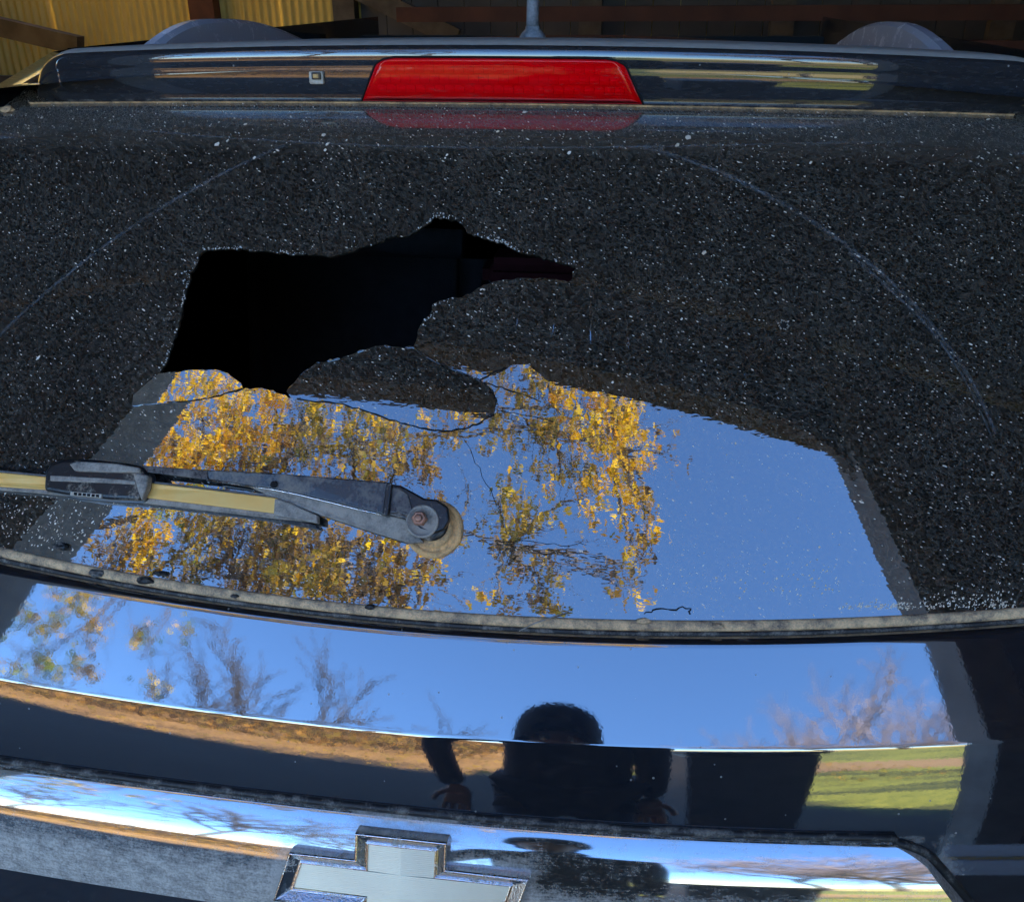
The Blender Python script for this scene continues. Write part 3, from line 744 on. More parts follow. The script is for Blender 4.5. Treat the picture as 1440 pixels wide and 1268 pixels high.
disc('pivot_boot', 611, 744, 0., [(.0285, 0.), (.0280, .0030), (.0262, .0042), (.0228, .0040), (.0222, .0028), (.0190, .0030), (.0183, .0070), (.0160, .0082), (.001, .0084)], MAT['tandust'])
disc('pivot_collar', 609, 738, 0., [(.0165, .006), (.0168, .012), (.0155, .0135), (.001, .0138)], MAT['blackplastic'])
disc('pivot_cap', 600, 737, 0., [(.0155, .018), (.0158, .0215), (.0140, .0225), (.0132, .0205), (.001, .0205)], MAT['greydust'])
disc('pivot_nut', 597, 734, 0., [(.0072, .020), (.0072, .0265), (.0060, .0280), (.0040, .0280), (.0036, .0265), (.001, .0265)], MAT['copper'], 6, None, False)
disc('spindle', 597, 734, 0., [(.0034, .0262), (.0034, .0300), (.0026, .0306), (.0004, .0306)], MAT['copper'], 16)
# clip that joins arm and blade
plate('clip', [(62,662),(70,650),(88,644),(130,645),(175,650),(200,655),(209,667),(204,686),(196,704),(150,702),(100,697),(60,690)], .0255, .019, MAT['blackplastic'], .0045)
plate('clip_cap', [(96,652),(108,648),(160,651),(196,657),(196,664),(150,664),(104,662)], .0285, .006, MAT['greydust'], .002)
plate('clip_wing', [(186,664),(208,668),(206,684),(198,703),(193,690)], .0272, .010, MAT['greydust'], .002)
plate('clip_ridge', [(70,668),(150,672),(190,676),(190,681),(150,679),(70,676)], .0270, .004, MAT['greydust'], .0012)
plate('clip_label', [(99,690.5),(143,694.5),(142,700),(98,696)], .0266, .003, MAT['palebeige'], .0006)
for k in range(6):
    q = 104+k*6.2; plate('label_mark', [(q,692.3+k*.56),(q+4.2,692.6+k*.56),(q+3.8,696.2+k*.56),(q-.4,695.8+k*.56)], .0270, .001, MAT['black'], 0)

# clods stuck along the seal
for px, py, s in ((135,806,.006),(205,816,.0065),(85,768,.006),(10,154,.007),(225,806,.005),(520,853,.004),(905,873,.005),(330,838,.003),(1010,880,.004)):
    p = at(px, py, .004); bm = bmesh.new(); bmesh.ops.create_icosphere(bm, subdivisions=2, radius=s)
    for v in bm.verts: v.co = Vector((v.co.x*1.4, v.co.y*.7, v.co.z*.6))*random.uniform(.75, 1.2)+Vector(p)
    me = bpy.data.meshes.new('dirt_clod'); bm.to_mesh(me); bm.free(); me.materials.append(MAT['rubber'] if py > 700 and px < 900 else MAT['rubber_dusty']); o = bpy.data.objects.new('dirt_clod', me); COL.objects.link(o); part(o, seal)

# ---- body shell, roof, rails, antenna, bumper, cabin
def body():
    for s in (-1, 1):
        z = np.linspace(1.2, 1.69, 14); e = np.full_like(z, s*.600)
        rows = [np.stack([e, gy(e, z)+.0015, z], -1), np.stack([e*1.02, gy(e, z)-.002, z], -1), np.stack([e*1.06, gy(e, z)+.010, z], -1), np.stack([e*1.13, gy(e, z)+.05, z], -1), np.stack([e*1.17-.0*z, gy(e, z)+.16, z], -1), np.stack([e*1.18, np.full_like(z, .75), z], -1), np.stack([e*1.18, np.full_like(z, 2.6), z], -1)]
        V, F = gridmesh(np.array(rows), s > 0); o = mesh_ob('rear_pillar', V, F, MAT['paint']); setattr_f(o, 'dirt', np.full(len(V), .15)); part(o, suv)
        zz = np.linspace(1.26, .42, 8); xx = .69+.09*np.sin(np.linspace(.2, 2.6, 8))
        rows = [np.stack([s*(xx-.09), np.full_like(zz, .10), zz], -1), np.stack([s*(xx-.02), np.full_like(zz, .16), zz], -1), np.stack([s*xx, np.full_like(zz, .3), zz], -1), np.stack([s*xx, np.full_like(zz, 2.6), zz], -1)]
        V, F = gridmesh(np.array(rows), s > 0); o = mesh_ob('quarter_panel', V, F, MAT['paint']); setattr_f(o, 'dirt', np.full(len(V), .15)); part(o, suv)
    xr = np.linspace(-.70, .70, 40); yr = np.linspace(.36, 2.6, 20)
    P = np.array([[(x, y, 1.694-.08*x*x-.35*max(0, abs(x)-.6)-.012*(y-.36)**2) for x in xr] for y in yr]); V, F = gridmesh(P); o = mesh_ob('roof', V, F, MAT['paint']); setattr_f(o, 'dirt', np.full(len(V), .35)); part(o, suv)
    m = MB(); m.box((0, .0, .48), (1.5, .30, .26)); o = addpart('bumper', m, MAT['blackplastic'], suv); bevel(o, .05, 4)
body()
def rail(xn, xf, pts):
    up = []; lo = []
    for y, z in pts:
        x = xn+(xf-xn)*(y-pts[0][0])/(pts[-1][0]-pts[0][0]); up.append((x, y, z))
    n = len(up); m = MB(); w = .019
    for i, (x, y, z) in enumerate(up):
        t0 = max(0., min(1., (z-1.66)/.07)); hz = 1.655
        m.V += [(x-w, y, hz), (x-w*.75, y, z-.006), (x-w*.35, y, z), (x+w*.35, y, z), (x+w*.75, y, z-.006), (x+w, y, hz)]
    for i in range(n-1):
        for k in range(5): m.F.append((i*6+k, i*6+k+1, (i+1)*6+k+1, (i+1)*6+k))
    m.F.append((0, 1, 2, 3, 4, 5)); m.F.append(tuple((n-1)*6+k for k in reversed(range(6))))
    o = addpart('roof_rail', m, MAT['rail'], suv, False); bm = bmesh.new(); bm.from_mesh(o.data); bmesh.ops.recalc_face_normals(bm, faces=bm.faces); bm.to_mesh(o.data); bm.free()
    return o
def arch(y0, y1, pk, zbase, ztop):
    return [(y0+(y1-y0)*t, zbase+(ztop-zbase)*(math.sin(math.pi*min(1, t/(2*pk))) if t < pk else math.cos(math.pi/2*((t-pk)/(1-pk))**1.15))) for t in np.linspace(0, 1, 28)]
rail(-.535, -.505, arch(.57, 1.30, .36, 1.668, 1.7285)); rail(.560, .560, arch(.50, 1.42, .45, 1.668, 1.7225))
ant = part(empty('antenna', (0, 0, 0)), suv)
m = MB(); ax, ay = .0135, .74
m.tube([(ax, ay, 1.690), (ax, ay, 1.7095), (ax, ay, 1.714), (ax, ay, 1.7185), (ax, ay, 1.7225)], [.020, .0185, .0150, .0105, .0098], 20); addpart('antenna_base', m, MAT['antenna'], ant, True)
m = MB(); m.tube([(ax, ay, 1.722), (ax, ay, 1.74), (ax, ay+.01, 1.80), (ax, ay+.04, 1.95)], [.0092, .0088, .0080, .006], 16); addpart('mast', m, MAT['antenna'], ant, True)
def seat(x, y, w):
    s = part(empty('seat', (0, 0, 0)), suv)
    def cushion(name, c, d):
        bm = bmesh.new(); bmesh.ops.create_cube(bm, size=1.); bmesh.ops.scale(bm, vec=d, verts=bm.verts); bmesh.ops.bevel(bm, geom=bm.edges[:], offset=min(d)*.35, segments=4, affect='EDGES')
        bmesh.ops.rotate(bm, verts=bm.verts, matrix=Matrix.Rotation(R(-14), 3, 'X')); bmesh.ops.translate(bm, vec=c, verts=bm.verts)
        me = bpy.data.meshes.new(name); bm.to_mesh(me); bm.free(); me.materials.append(MAT['seat']); me.polygons.foreach_set('use_smooth', [True]*len(me.polygons)); o = bpy.data.objects.new(name, me); COL.objects.link(o); part(o, s)
    cushion('backrest', (x, y, 1.02), (w, .16, .66)); cushion('headrest', (x, y+.07, 1.44), (w*.5, .12, .20))
seat(-.36, 1.05, .5); seat(.05, 1.05, .34); seat(.42, 1.05, .5)
m = MB(); m.box((0, .55, .86), (1.15, .85, .03)); bevel(addpart('cargo_floor', m, MAT['seat'], suv), .01)
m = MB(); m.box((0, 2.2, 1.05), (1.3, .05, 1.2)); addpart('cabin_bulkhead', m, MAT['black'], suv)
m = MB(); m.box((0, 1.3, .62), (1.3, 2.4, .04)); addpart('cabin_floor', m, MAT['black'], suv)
bm = bmesh.new(); bmesh.ops.create_cube(bm, size=1.); bmesh.ops.scale(bm, vec=(.36, .10, .06), verts=bm.verts); bmesh.ops.bevel(bm, geom=bm.edges[:], offset=.02, segments=3, affect='EDGES'); bmesh.ops.translate(bm, vec=(.10, .86, 1.335), verts=bm.verts)
me = bpy.data.meshes.new('folded_cloth'); bm.to_mesh(me); bm.free(); me.materials.append(MAT['redcloth']); o = bpy.data.objects.new('folded_cloth', me); COL.objects.link(o); tag(o, 'dark red folded cloth inside the car, seen through the hole', 'cloth')
# dry stem lying over the seal
m = MB(); m.tube([at(730, 887, .004), at(752, 876, .010), at(775, 868, .010), at(800, 860, .006)], [.0004, .0008, .0007, .0004], 6)
tag(m.ob('dry_stem', MAT['greydust'], None, True), 'thin dry plant stem lying across the seal under the broken window', 'stem')
# ------------------------------------------------------------------ ground
def make_ground():
    g = nodes('ground_earth'); o = g.obj(); sep = g.new('ShaderNodeSeparateXYZ'); g.setin(sep, 0, o); X, Y = sep.outputs[0], sep.outputs[1]
    n = g.noise(o, 1.3, 8, .65); n2 = g.noise(o, 9., 6, .7); n3 = g.noise(o, .25, 4)
    dirt = g.mixc(n, (.026, .019, .013), (.058, .043, .030))  # packed earth, its colour darkened further to deepen the barn's shade
    litter = g.mixc(g.ramp(g.math('ADD', g.math('MULTIPLY', n2, .5), g.math('MULTIPLY', n, .5)), [(.35, 0.), (.65, 1.)]), (.10, .055, .02), (.70, .36, .10))
    grass = g.mixc(g.ramp(n2, [(.3, 0.), (.7, 1.)]), (.07, .11, .012), (.44, .40, .05))
    straw = g.mixc(n2, (.52, .36, .10), (.66, .50, .16))
    st = g.noise(g.mapping(o, scale=(.16, .75, 1), rot=(0, 0, R(-28))), 1.1, 4, .6)
    grass = g.mixc(g.ramp(st, [(.44, .85), (.54, 0.)]), grass, (.035, .045, .012))  # dark diagonal bands painted into the grass in place of tree shadows
    # dirt track winding across the grass
    trk = g.math('ADD', g.math('ADD', Y, g.math('MULTIPLY', X, -.25)), g.math('MULTIPLY', n3, 6.))
    t = g.math('MULTIPLY', g.math('GREATER_THAN', trk, -8.2), g.math('LESS_THAN', trk, -6.2))
    grass = g.mixc(g.math('MULTIPLY', t, .85), grass, g.mixc(n2, (.30, .15, .07), (.44, .26, .13)))
    gl = g.ramp(g.math('ADD', g.math('MULTIPLY', X, .35), g.math('SUBTRACT', n, .5)), [(.0, 0.), (.25, 1.)])
    near = g.mixc(gl, litter, grass)
    c = g.mixc(g.ramp(g.math('ADD', g.math('ADD', g.math('MULTIPLY', g.math('ADD', Y, 5.6), -.4), g.math('MULTIPLY', g.math('MAXIMUM', g.math('SUBTRACT', X, .6), 0.), .75)), g.math('MULTIPLY', g.math('SUBTRACT', n, .5), 1.6)), [(.2, 0.), (.6, 1.)]), dirt, near)
    rt = g.ramp(g.math('ADD', g.math('MULTIPLY', X, .1), g.math('MULTIPLY', Y, .012)), [(.0, 0.), (.15, 1.)])
    c = g.mixc(g.math('MULTIPLY', rt, g.ramp(g.math('MULTIPLY', Y, -.01), [(.19, 0.), (.23, 1.)])), c, straw)
    return g.done(g.principled(Base_Color=c, Roughness=.95, Normal=g.bump(n2, .5, .03)))
def ground():
    m = MB(); N = 60
    r = np.concatenate([np.linspace(-14, 14, 41)]); xs_ = np.concatenate([[-900, -300, -120, -60, -30], r, [30, 60, 120, 300, 900]]); ys_ = xs_-4
    P = np.array([[(x, y, (-.0 if abs(x) < 10 and y > -7 else .0)+max(0, (-y-60))*.006*min(1, max(0, (-y-60)/200))*.5+(.05*math.sin(x*.9)*math.sin(y*.7) if y < -8 else 0)) for x in xs_] for y in ys_]); V, F = gridmesh(P)
    return mesh_ob('ground', V, F, make_ground(), None, True, 'structure')
ground()
# fallen leaves on the sunlit ground
def leafmesh(items, name, mat, parent=None, kind=None):
    """items: (centre, normal-ish random, size, colour)"""
    n = len(items); V = np.zeros((n*4, 3)); C = np.zeros((n*4, 4)); C[:, 3] = 1
    for i, (c, s, col, flat) in enumerate(items):
        a = rng.normal(size=3); a[2] *= flat; a /= np.linalg.norm(a); b = rng.normal(size=3); b[2] *= flat; b -= a*a.dot(b); b /= np.linalg.norm(b)
        V[i*4:i*4+4] = [c-a*s, c+b*s*.45+a*s*.1, c+a*s, c-b*s*.45+a*s*.1]; C[i*4:i*4+4, :3] = col
    me = bpy.data.meshes.new(name); me.from_pydata(V.tolist(), [], [(i*4, i*4+1, i*4+2, i*4+3) for i in range(n)]); me.materials.append(mat)
    ca = me.color_attributes.new('col', 'FLOAT_COLOR', 'POINT'); ca.data.foreach_set('color', C.astype(np.float32).ravel())
    o = bpy.data.objects.new(name, me); link(o, parent)
    if kind: o['kind'] = kind
    return o
def make_leaf():
    g = nodes('autumn_leaf'); c = g.attr('col').outputs['Color']
    d = g.new('ShaderNodeBsdfDiffuse'); g.setin(d, 'Color', c); t = g.new('ShaderNodeBsdfTranslucent'); g.setin(t, 'Color', c)
    return g.done(g.mixs(.4, d.outputs[0], t.outputs[0]))
MAT['leaf'] = make_leaf()
PAL = {'y': [(.95, .56, .01), (.98, .66, .02), (.85, .45, .01), (.90, .62, .06)], 'o': [(.46, .34, .04), (.24, .21, .04), (.62, .40, .04), (.30, .22, .06)],
       'b': [(.26, .16, .06), (.42, .24, .05), (.17, .12, .08), (.50, .32, .05)], 'g': [(.22, .30, .04), (.34, .38, .05), (.60, .48, .05), (.16, .22, .05)]}
its = []
for i in range(5000):
    x = random.uniform(-9, 5); y = random.uniform(-16, -6.0); its.append((np.array([x, y, .02+random.random()*.04]), random.uniform(.03, .06), random.choice(PAL['b']+PAL['o']+[(.60, .34, .08)]), .25))
leafmesh(its, 'fallen_leaves', MAT['leaf'], None, 'stuff')

its = []
for i in range(7000):
    x = random.uniform(-42, 1); y = random.uniform(-19, -14) + x*.12; hz = abs(random.gauss(0, .55))*(.7+.5*math.sin(x*.7)*math.sin(x*.23+1)); its.append((np.array([x, y, .05+hz]), random.uniform(.08, .2), random.choice([(.20, .12, .06), (.12, .08, .05), (.34, .19, .06), (.16, .11, .08)]), 1.))
for i in range(5200):
    x = random.uniform(-15, -.8); y = random.uniform(-14, -8.5); hz = abs(random.gauss(0, .22))*max(0., math.sin(x*1.3+y)+math.sin(y*1.9-x*.4)+.8); its.append((np.array([x, y, .03+hz]), random.uniform(.05, .12), random.choice([(.20, .12, .06), (.10, .07, .04), (.50, .26, .06), (.12, .09, .05), (.30, .20, .05)]), 1.))
leafmesh(its, 'undergrowth', MAT['leaf'], None, 'stuff')
# ------------------------------------------------------------------ barn
MAT['wood'] = basic('grey_brown_barn_timber', (.16, .12, .085), (.09, .065, .045), 6., .8, 0., .4, 60., .004)
MAT['jamb'] = basic('weathered_jamb_timber', (.30, .28, .26), (.22, .20, .185), 9., .8, 0., .4, 80., .003)
MAT['redwood'] = basic('red_brown_beam', (.16, .055, .03), (.10, .035, .02), 5., .8, 0., .4, 60.)
MAT['tin'] = basic('yellowed_corrugated_iron', (.88, .62, .17), (.74, .50, .12), 1.2, .55, 0., .1, 40.)
MAT['rooftin'] = basic('dark_corrugated_roof', (.10, .085, .075), (.06, .05, .045), 2., .7, 0., .1, 40.)
MAT['earth'] = basic('dry_earth_floor', (.15, .125, .10), (.10, .085, .07), 2., .95, 0., .5, 30., .01)
barn = tag(empty('barn', (-1, 3.5, 0)), 'open timber and corrugated iron barn the car is parked in', 'barn')
def roofz(x): return 4.25-.125*x
BX0, BX1, BY0, BY1 = -6.3, 4.3, -1.35, 8.6
def sheet_mesh(w, h, amp=.009, pitch=.076, seg=6):
    n = int(w/pitch*seg); m = MB(); V = []
    for j in (0, 1):
        for i in range(n+1):
            x = w*i/n; V.append((x, amp*math.sin(2*math.pi*x/pitch), h*j))
    F = [(i, i+1, n+2+i, n+1+i) for i in range(n)]; me = bpy.data.meshes.new('corrugated_sheet'); me.from_pydata(V, [], F); me.polygons.foreach_set('use_smooth', [True]*n); return me
sm = sheet_mesh(.76, 5.6, .014); sm.materials.append(MAT['tin'])
def place_sheet(me, loc, rz, name='wall_sheet', rx=0):
    o = bpy.data.objects.new(name, me); COL.objects.link(o); o.location = loc; o.rotation_euler = (rx, 0, rz); return part(o, barn)
k = 0; x = BX0
while x < BX1-.3:
    place_sheet(sm, (x, BY1+random.uniform(-.004, .004), 0), 0); x += .758
for yy in np.arange(BY0+.2, BY1-.3, .758):
    if not (99 < yy): place_sheet(sm, (BX0, yy+.76, 0), -math.pi/2)
    place_sheet(sm, (BX1, yy, 0), math.pi/2)
rs = sheet_mesh(.76, 10.3, .009, .152, 4); rs.materials.append(MAT['rooftin'])
rs2 = sheet_mesh(.76, 7.9, .009, .152, 4); rs2.materials.append(MAT['rooftin'])   # short sheets: unseen gap added over the back left corner to light the wall
sl_ = math.atan(.125)
x = BX0-.1
while x < BX1+.1:
    o = bpy.data.objects.new('roof_sheet', rs2 if x < -2.8 else rs); COL.objects.link(o); o.matrix_world = Matrix.Translation((x, BY0-.25, roofz(x)+.14)) @ Matrix.Rotation(sl_, 4, 'Y') @ Matrix.Rotation(-math.pi/2, 4, 'X') @ Matrix.Scale(-1, 4, (0, 0, 1)) @ Matrix.Identity(4)
    mw = o.matrix_world.copy(); o.matrix_world = Matrix.Translation((x, BY0-.25, roofz(x)+.14)) @ Matrix.Rotation(sl_, 4, 'Y') @ Matrix.Rotation(-math.pi/2, 4, 'X'); part(o, barn)
    x += .75
def timber(name, a, b, w, h, mat='wood'):
    m = MB(); m.bar(a, b, w, h); return addpart(name, m, MAT[mat], barn)
for yy in (1.0, 3.4, 5.8, 8.3): timber('rafter', (BX0, yy, roofz(BX0)-.02), (BX1, yy, roofz(BX1)-.02), .09, .2)
for xx in np.arange(BX0+.6, BX1, 1.5): timber('purlin', (xx, BY0, roofz(xx)+.095), (xx, BY1, roofz(xx)+.095), .07, .05)
# front: posts either side of the opening, sloping header, boards
def post(name, x0, x1, y0, y1, h, mat):
    m = MB(); m.box(((x0+x1)/2, (y0+y1)/2, h/2), (x1-x0, y1-y0, h)); return addpart(name, m, MAT[mat], barn)
post('door_post', -2.20, -2.04, -1.50, -1.20, 4.6, 'jamb'); post('door_post', 1.40, 1.56, -1.50, -1.33, 4.3, 'jamb')
m = MB(); m.bar((-2.3, -1.43, 4.17), (1.65, -1.43, 3.60), .12, .22); addpart('header', m, MAT['wood'], barn)
m = MB(); m.add([(1.41, -1.42, 3.26), (1.41, -1.42, 3.75), (1.02, -1.42, 3.75), (1.05, -1.42, 3.585), (1.22, -1.42, 3.50), (1.34, -1.42, 3.40)], [(0, 1, 2, 3, 4, 5)]); k_ = len(m.V); m.V += [(x, y+.05, z) for x, y, z in m.V]; m.F.append(tuple(reversed(range(k_, 2*k_)))); m.F += [(i, k_+i, k_+(i+1) % k_, (i+1) % k_) for i in range(k_)]; addpart('added_gusset', m, MAT['wood'], barn)  # unseen filler added to round the mirrored corner of the sky
def boards(xa, xb, zlo=None):
    x = xa; k = 0
    while x < xb-.02:
        w = min(.2, xb-x); z1 = roofz(x+w/2)+.1; z0 = 0 if zlo is None else zlo(x+w/2)
        m = MB(); m.box((x+w/2, BY0+random.uniform(-.004, .004), (z0+z1)/2), (w-.006, .028, z1-z0)); addpart('board', m, MAT['wood'], barn); x += w
boards(BX0, -2.2); boards(1.56, BX1); boards(-2.2, 1.56, lambda x: 3.82-.1114*(x+.3)+.1)
# back wall framing seen over the roof of the car
for x0, w in ((-4.05, .24), (-2.68, .2), (-.45, .2), (1.2, .2), (3.0, .2)): post('stud', x0, x0+w, BY1-.18, BY1-.03, 4.6, 'redwood' if x0 < -3 else 'wood')
timber('girt', (BX0, BY1-.10, .95), (BX1, BY1-.10, .95), .1, .14)
timber('brace', (-6.3, 7.6, 1.675), (-4.7, 7.6, 1.34), .12, .15); timber('brace', (-2.4, 8.2, 1.78), (-1.5, 8.2, 1.38), .1, .16)
timber('rail_beam', (-1.7, 6.9, 1.60), (4.2, 6.9, 1.62), .12, .10, 'redwood'); timber('rail_beam', (2.0, 6.4, 1.40), (4.2, 6.4, 1.38), .12, .12, 'redwood')
# dark boarding that closes the right part of the back wall
m = MB()
x = -2.45; k = 0
while x < BX1-.05:
    m2 = MB(); m2.box((x+.12, BY1-.06, 2.1), (.234, .03, 4.2)); addpart('board', m2, MAT['rooftin'], barn); x += .24
m = MB(); m.box((-1.0, 3.6, .004), (10.6, 9.9, .008)); fl = addpart('barn_floor', m, MAT['earth'], barn)

# ------------------------------------------------------------------ trees
MAT['bark'] = basic('grey_bark', (.16, .125, .10), (.10, .08, .065), 12., .9, 0., .5, 40., .01)
MAT['darktwig'] = basic('dark_twigs', (.10, .085, .075), (.07, .06, .05), 3., .9)
MAT['twig'] = basic('pale_twigs', (.42, .33, .31), (.30, .23, .22), 3., .9)
BLOBS = [(-8.18, -6.82, 11.43, 0.68, 0.46, 120, 'y'), (-7.14, -6.33, 9.36, 0.63, 0.6, 220, 'y'), (-7.02, -6.61, 10.17, 0.74, 0.73, 300, 'y'), (-5.77, -6.23, 9.27, 0.64, 0.71, 260, 'y'), (-5.23, -6.2, 9.74, 0.5, 0.41, 160, 'y'), (-5.87, -7.1, 9.54, 0.73, 0.45, 200, 'o'), (-7.28, -7.18, 9.74, 0.65, 0.4, 140, 'y'), (-4.25, -5.86, 9.01, 0.45, 0.56, 120, 'o'), (-4.44, -6.79, 10.52, 0.44, 0.38, 70, 'y'), (-4.71, -6.83, 9.42, 0.82, 0.66, 260, 'b'), (-3.09, -5.61, 8.24, 0.66, 0.61, 220, 'o'), (-2.91, -6.45, 9.72, 0.51, 0.48, 110, 'y'), (-2.46, -5.86, 8.28, 0.6, 0.52, 160, 'b'), (-2.11, -6.44, 9.57, 0.49, 0.61, 90, 'o'), (-1.78, -6.18, 9.89, 0.43, 0.4, 70, 'b'), (-2.56, -6.96, 11.59, 0.51, 0.24, 60, 'y'), (-1.66, -6.18, 10.68, 0.39, 0.22, 40, 'y'), (-0.91, -5.81, 9.85, 0.42, 0.32, 80, 'b'), (-0.47, -6.36, 10.51, 0.45, 0.37, 130, 'y'), (0.17, -6.01, 9.86, 0.54, 0.46, 220, 'y'), (0.83, -6.13, 9.96, 0.43, 0.47, 200, 'y'), (1.11, -7.1, 10.78, 0.38, 0.5, 140, 'y'), (0.41, -5.99, 8.96, 0.61, 0.47, 220, 'y'), (-0.39, -6.25, 9.33, 0.52, 0.57, 170, 'o'), (-0.95, -6.72, 10.18, 0.44, 0.48, 70, 'o'), (-0.03, -7.15, 9.7, 0.56, 0.41, 120, 'o'), (0.5, -5.82, 7.86, 0.25, 0.23, 50, 'y'), (1.1, -6.44, 9.13, 0.25, 0.41, 70, 'y'), (1.07, -6.05, 8.09, 0.23, 0.3, 60, 'y'), (1.1, -5.79, 7.42, 0.19, 0.16, 30, 'b'), (1.55, -6.06, 8.97, 0.16, 0.17, 12, 'b'), (0.83, -5.73, 6.74, 0.14, 0.14, 14, 'b'), (1.17, -6.57, 7.58, 0.1, 0.11, 8, 'b'), (0.79, -5.92, 6.57, 0.09, 0.1, 8, 'b'), (1.13, -6.49, 7.13, 0.1, 0.12, 8, 'y'), (-0.84, -5.7, 7.46, 0.29, 0.33, 40, 'o'), (-0.38, -5.79, 7.11, 0.37, 0.31, 60, 'o'), (-0.93, -7.04, 7.93, 0.32, 0.3, 40, 'b'), (-0.47, -6.98, 7.62, 0.41, 0.33, 90, 'b'), (-0.14, -6.85, 7.21, 0.3, 0.21, 50, 'o'), (-0.66, -5.66, 6.02, 0.21, 0.13, 20, 'y'), (-1.44, -6.5, 8.53, 0.28, 0.52, 40, 'o'), (-6.33, -6.2, 7.4, 0.38, 0.3, 70, 'y'), (-7.01, -6.72, 7.6, 0.54, 0.47, 100, 'b'), (-6.02, -6.39, 7.14, 0.43, 0.35, 90, 'y'), (-5.89, -6.58, 7.61, 0.51, 0.37, 90, 'g'), (-5.24, -6.64, 7.22, 0.59, 0.46, 160, 'o'), (-4.58, -6.26, 7.21, 0.56, 0.38, 170, 'b'), (-3.76, -6.27, 6.88, 0.57, 0.4, 200, 'b'), (-3.88, -5.75, 6.89, 0.62, 0.24, 100, 'o'), (-3.03, -6.11, 6.64, 0.54, 0.37, 200, 'b'), (-2.32, -5.71, 6.41, 0.5, 0.34, 160, 'b'), (-1.9, -5.83, 6.16, 0.48, 0.23, 120, 'b'), (-2.83, -5.61, 5.84, 0.52, 0.19, 120, 'o'), (-6.74, -6.13, 6.84, 0.25, 0.29, 40, 'b'), (-4.57, -6.94, 7.12, 0.57, 0.25, 100, 'b'), (-4.89, -5.82, 7.15, 0.67, 0.27, 90, 'o'), (-1.36, -5.66, 6.14, 0.3, 0.23, 40, 'b'), (-2.85, -5.75, 6.84, 0.58, 0.22, 60, 'b')]
BLOBS += [(-6.7, -6.5, 4.7, .5, .45, 90, 'g'), (-6.0, -6.5, 5.3, .5, .4, 70, 'o'), (-6.9, -6.6, 5.6, .5, .4, 80, 'g'), (-5.2, -6.5, 5.0, .35, .3, 30, 'g')]
def bend(a, b, sag=.1, n=6):
    a, b = np.array(a, float), np.array(b, float); L = np.linalg.norm(b-a); k = rng.normal(size=3)*L*sag; k[2] = abs(k[2])
    return [tuple(a+(b-a)*t+k*4*t*(1-t)*.5+rng.normal(size=3)*L*.012*(0 < t < 1)) for t in np.linspace(0, 1, n)]
yt = tag(empty('yellow_leaved_tree', (-12.2, -8.8, 0)), 'tall tree with thinning yellow leaves, mirrored in the lower window left of the wiper spindle', 'tree')
m = MB()
m.tube([(-12.2, -8.8, -.1), (-12.1, -8.7, 2.), (-11.8, -8.5, 4.2), (-11.2, -8.1, 6.4), (-10.4, -7.7, 8.4), (-9.3, -7.2, 10.6)], [.30, .26, .22, .18, .13, .06], 10)
hubs = [((-11.2, -8.1, 6.4), (-4.6, -6.5, 6.9)), ((-11.0, -8.0, 7.0), (-3.2, -6.4, 8.3)), ((-10.4, -7.7, 8.4), (-.6, -6.4, 9.6)), ((-10.2, -7.6, 8.8), (-4.6, -6.6, 10.0)), ((-3.2, -6.4, 8.3), (-.7, -6.4, 7.4)), ((-4.6, -6.5, 6.9), (-2.2, -6.0, 6.2)), ((-.6, -6.4, 9.6), (.9, -6.3, 9.2))]
nodes_ = []
for a, b in hubs:
    p = bend(a, b, .05, 10); m.tube(p, list(np.linspace(.075 if a[0] < -7 else .045, .02, 10)), 7); nodes_ += p
nodes_ = np.array(nodes_)
for (x, y, z, rx, rz, n, t) in BLOBS:
    c = np.array([x, y, z]); d = np.linalg.norm(nodes_-c, axis=1); q = nodes_[int(np.argmin(d))]
    p = bend(q, c, .1, 6); m.tube(p, list(np.linspace(.030, .010, 6)), 5)
    for k in range(max(3, n//(7 if t in 'bo' else 12))):
        e = c+rng.normal(size=3)*np.array([rx, .4, rz])*.8; s = p[random.randint(2, 5)]; m.tube(bend(s, e, .12, 5), list(np.linspace(.008, .003, 5)), 4)
part(m.ob('trunk', MAT['bark'], None, True), yt)
its = []
for (x, y, z, rx, rz, n, t) in BLOBS:
    ns = max(3, n//9); sub = [np.array([x, y, z])+rng.normal(size=3)*np.array([rx*.62, .35, rz*.62]) for _ in range(ns)]
    for k in range(int(n*(3.4 if x < -2 else 2.5))):
        c = sub[random.randrange(ns)]+rng.normal(size=3)*np.array([.085, .10, .07]); cc = random.choice(PAL[t if random.random() < .75 else random.choice('yob')]); v = random.uniform(.75, 1.15)
        its.append((c, random.uniform(.038, .075), tuple(q*v for q in cc), 1.))
part(leafmesh(its, 'crown', MAT['leaf'], None, 'stuff'), yt)
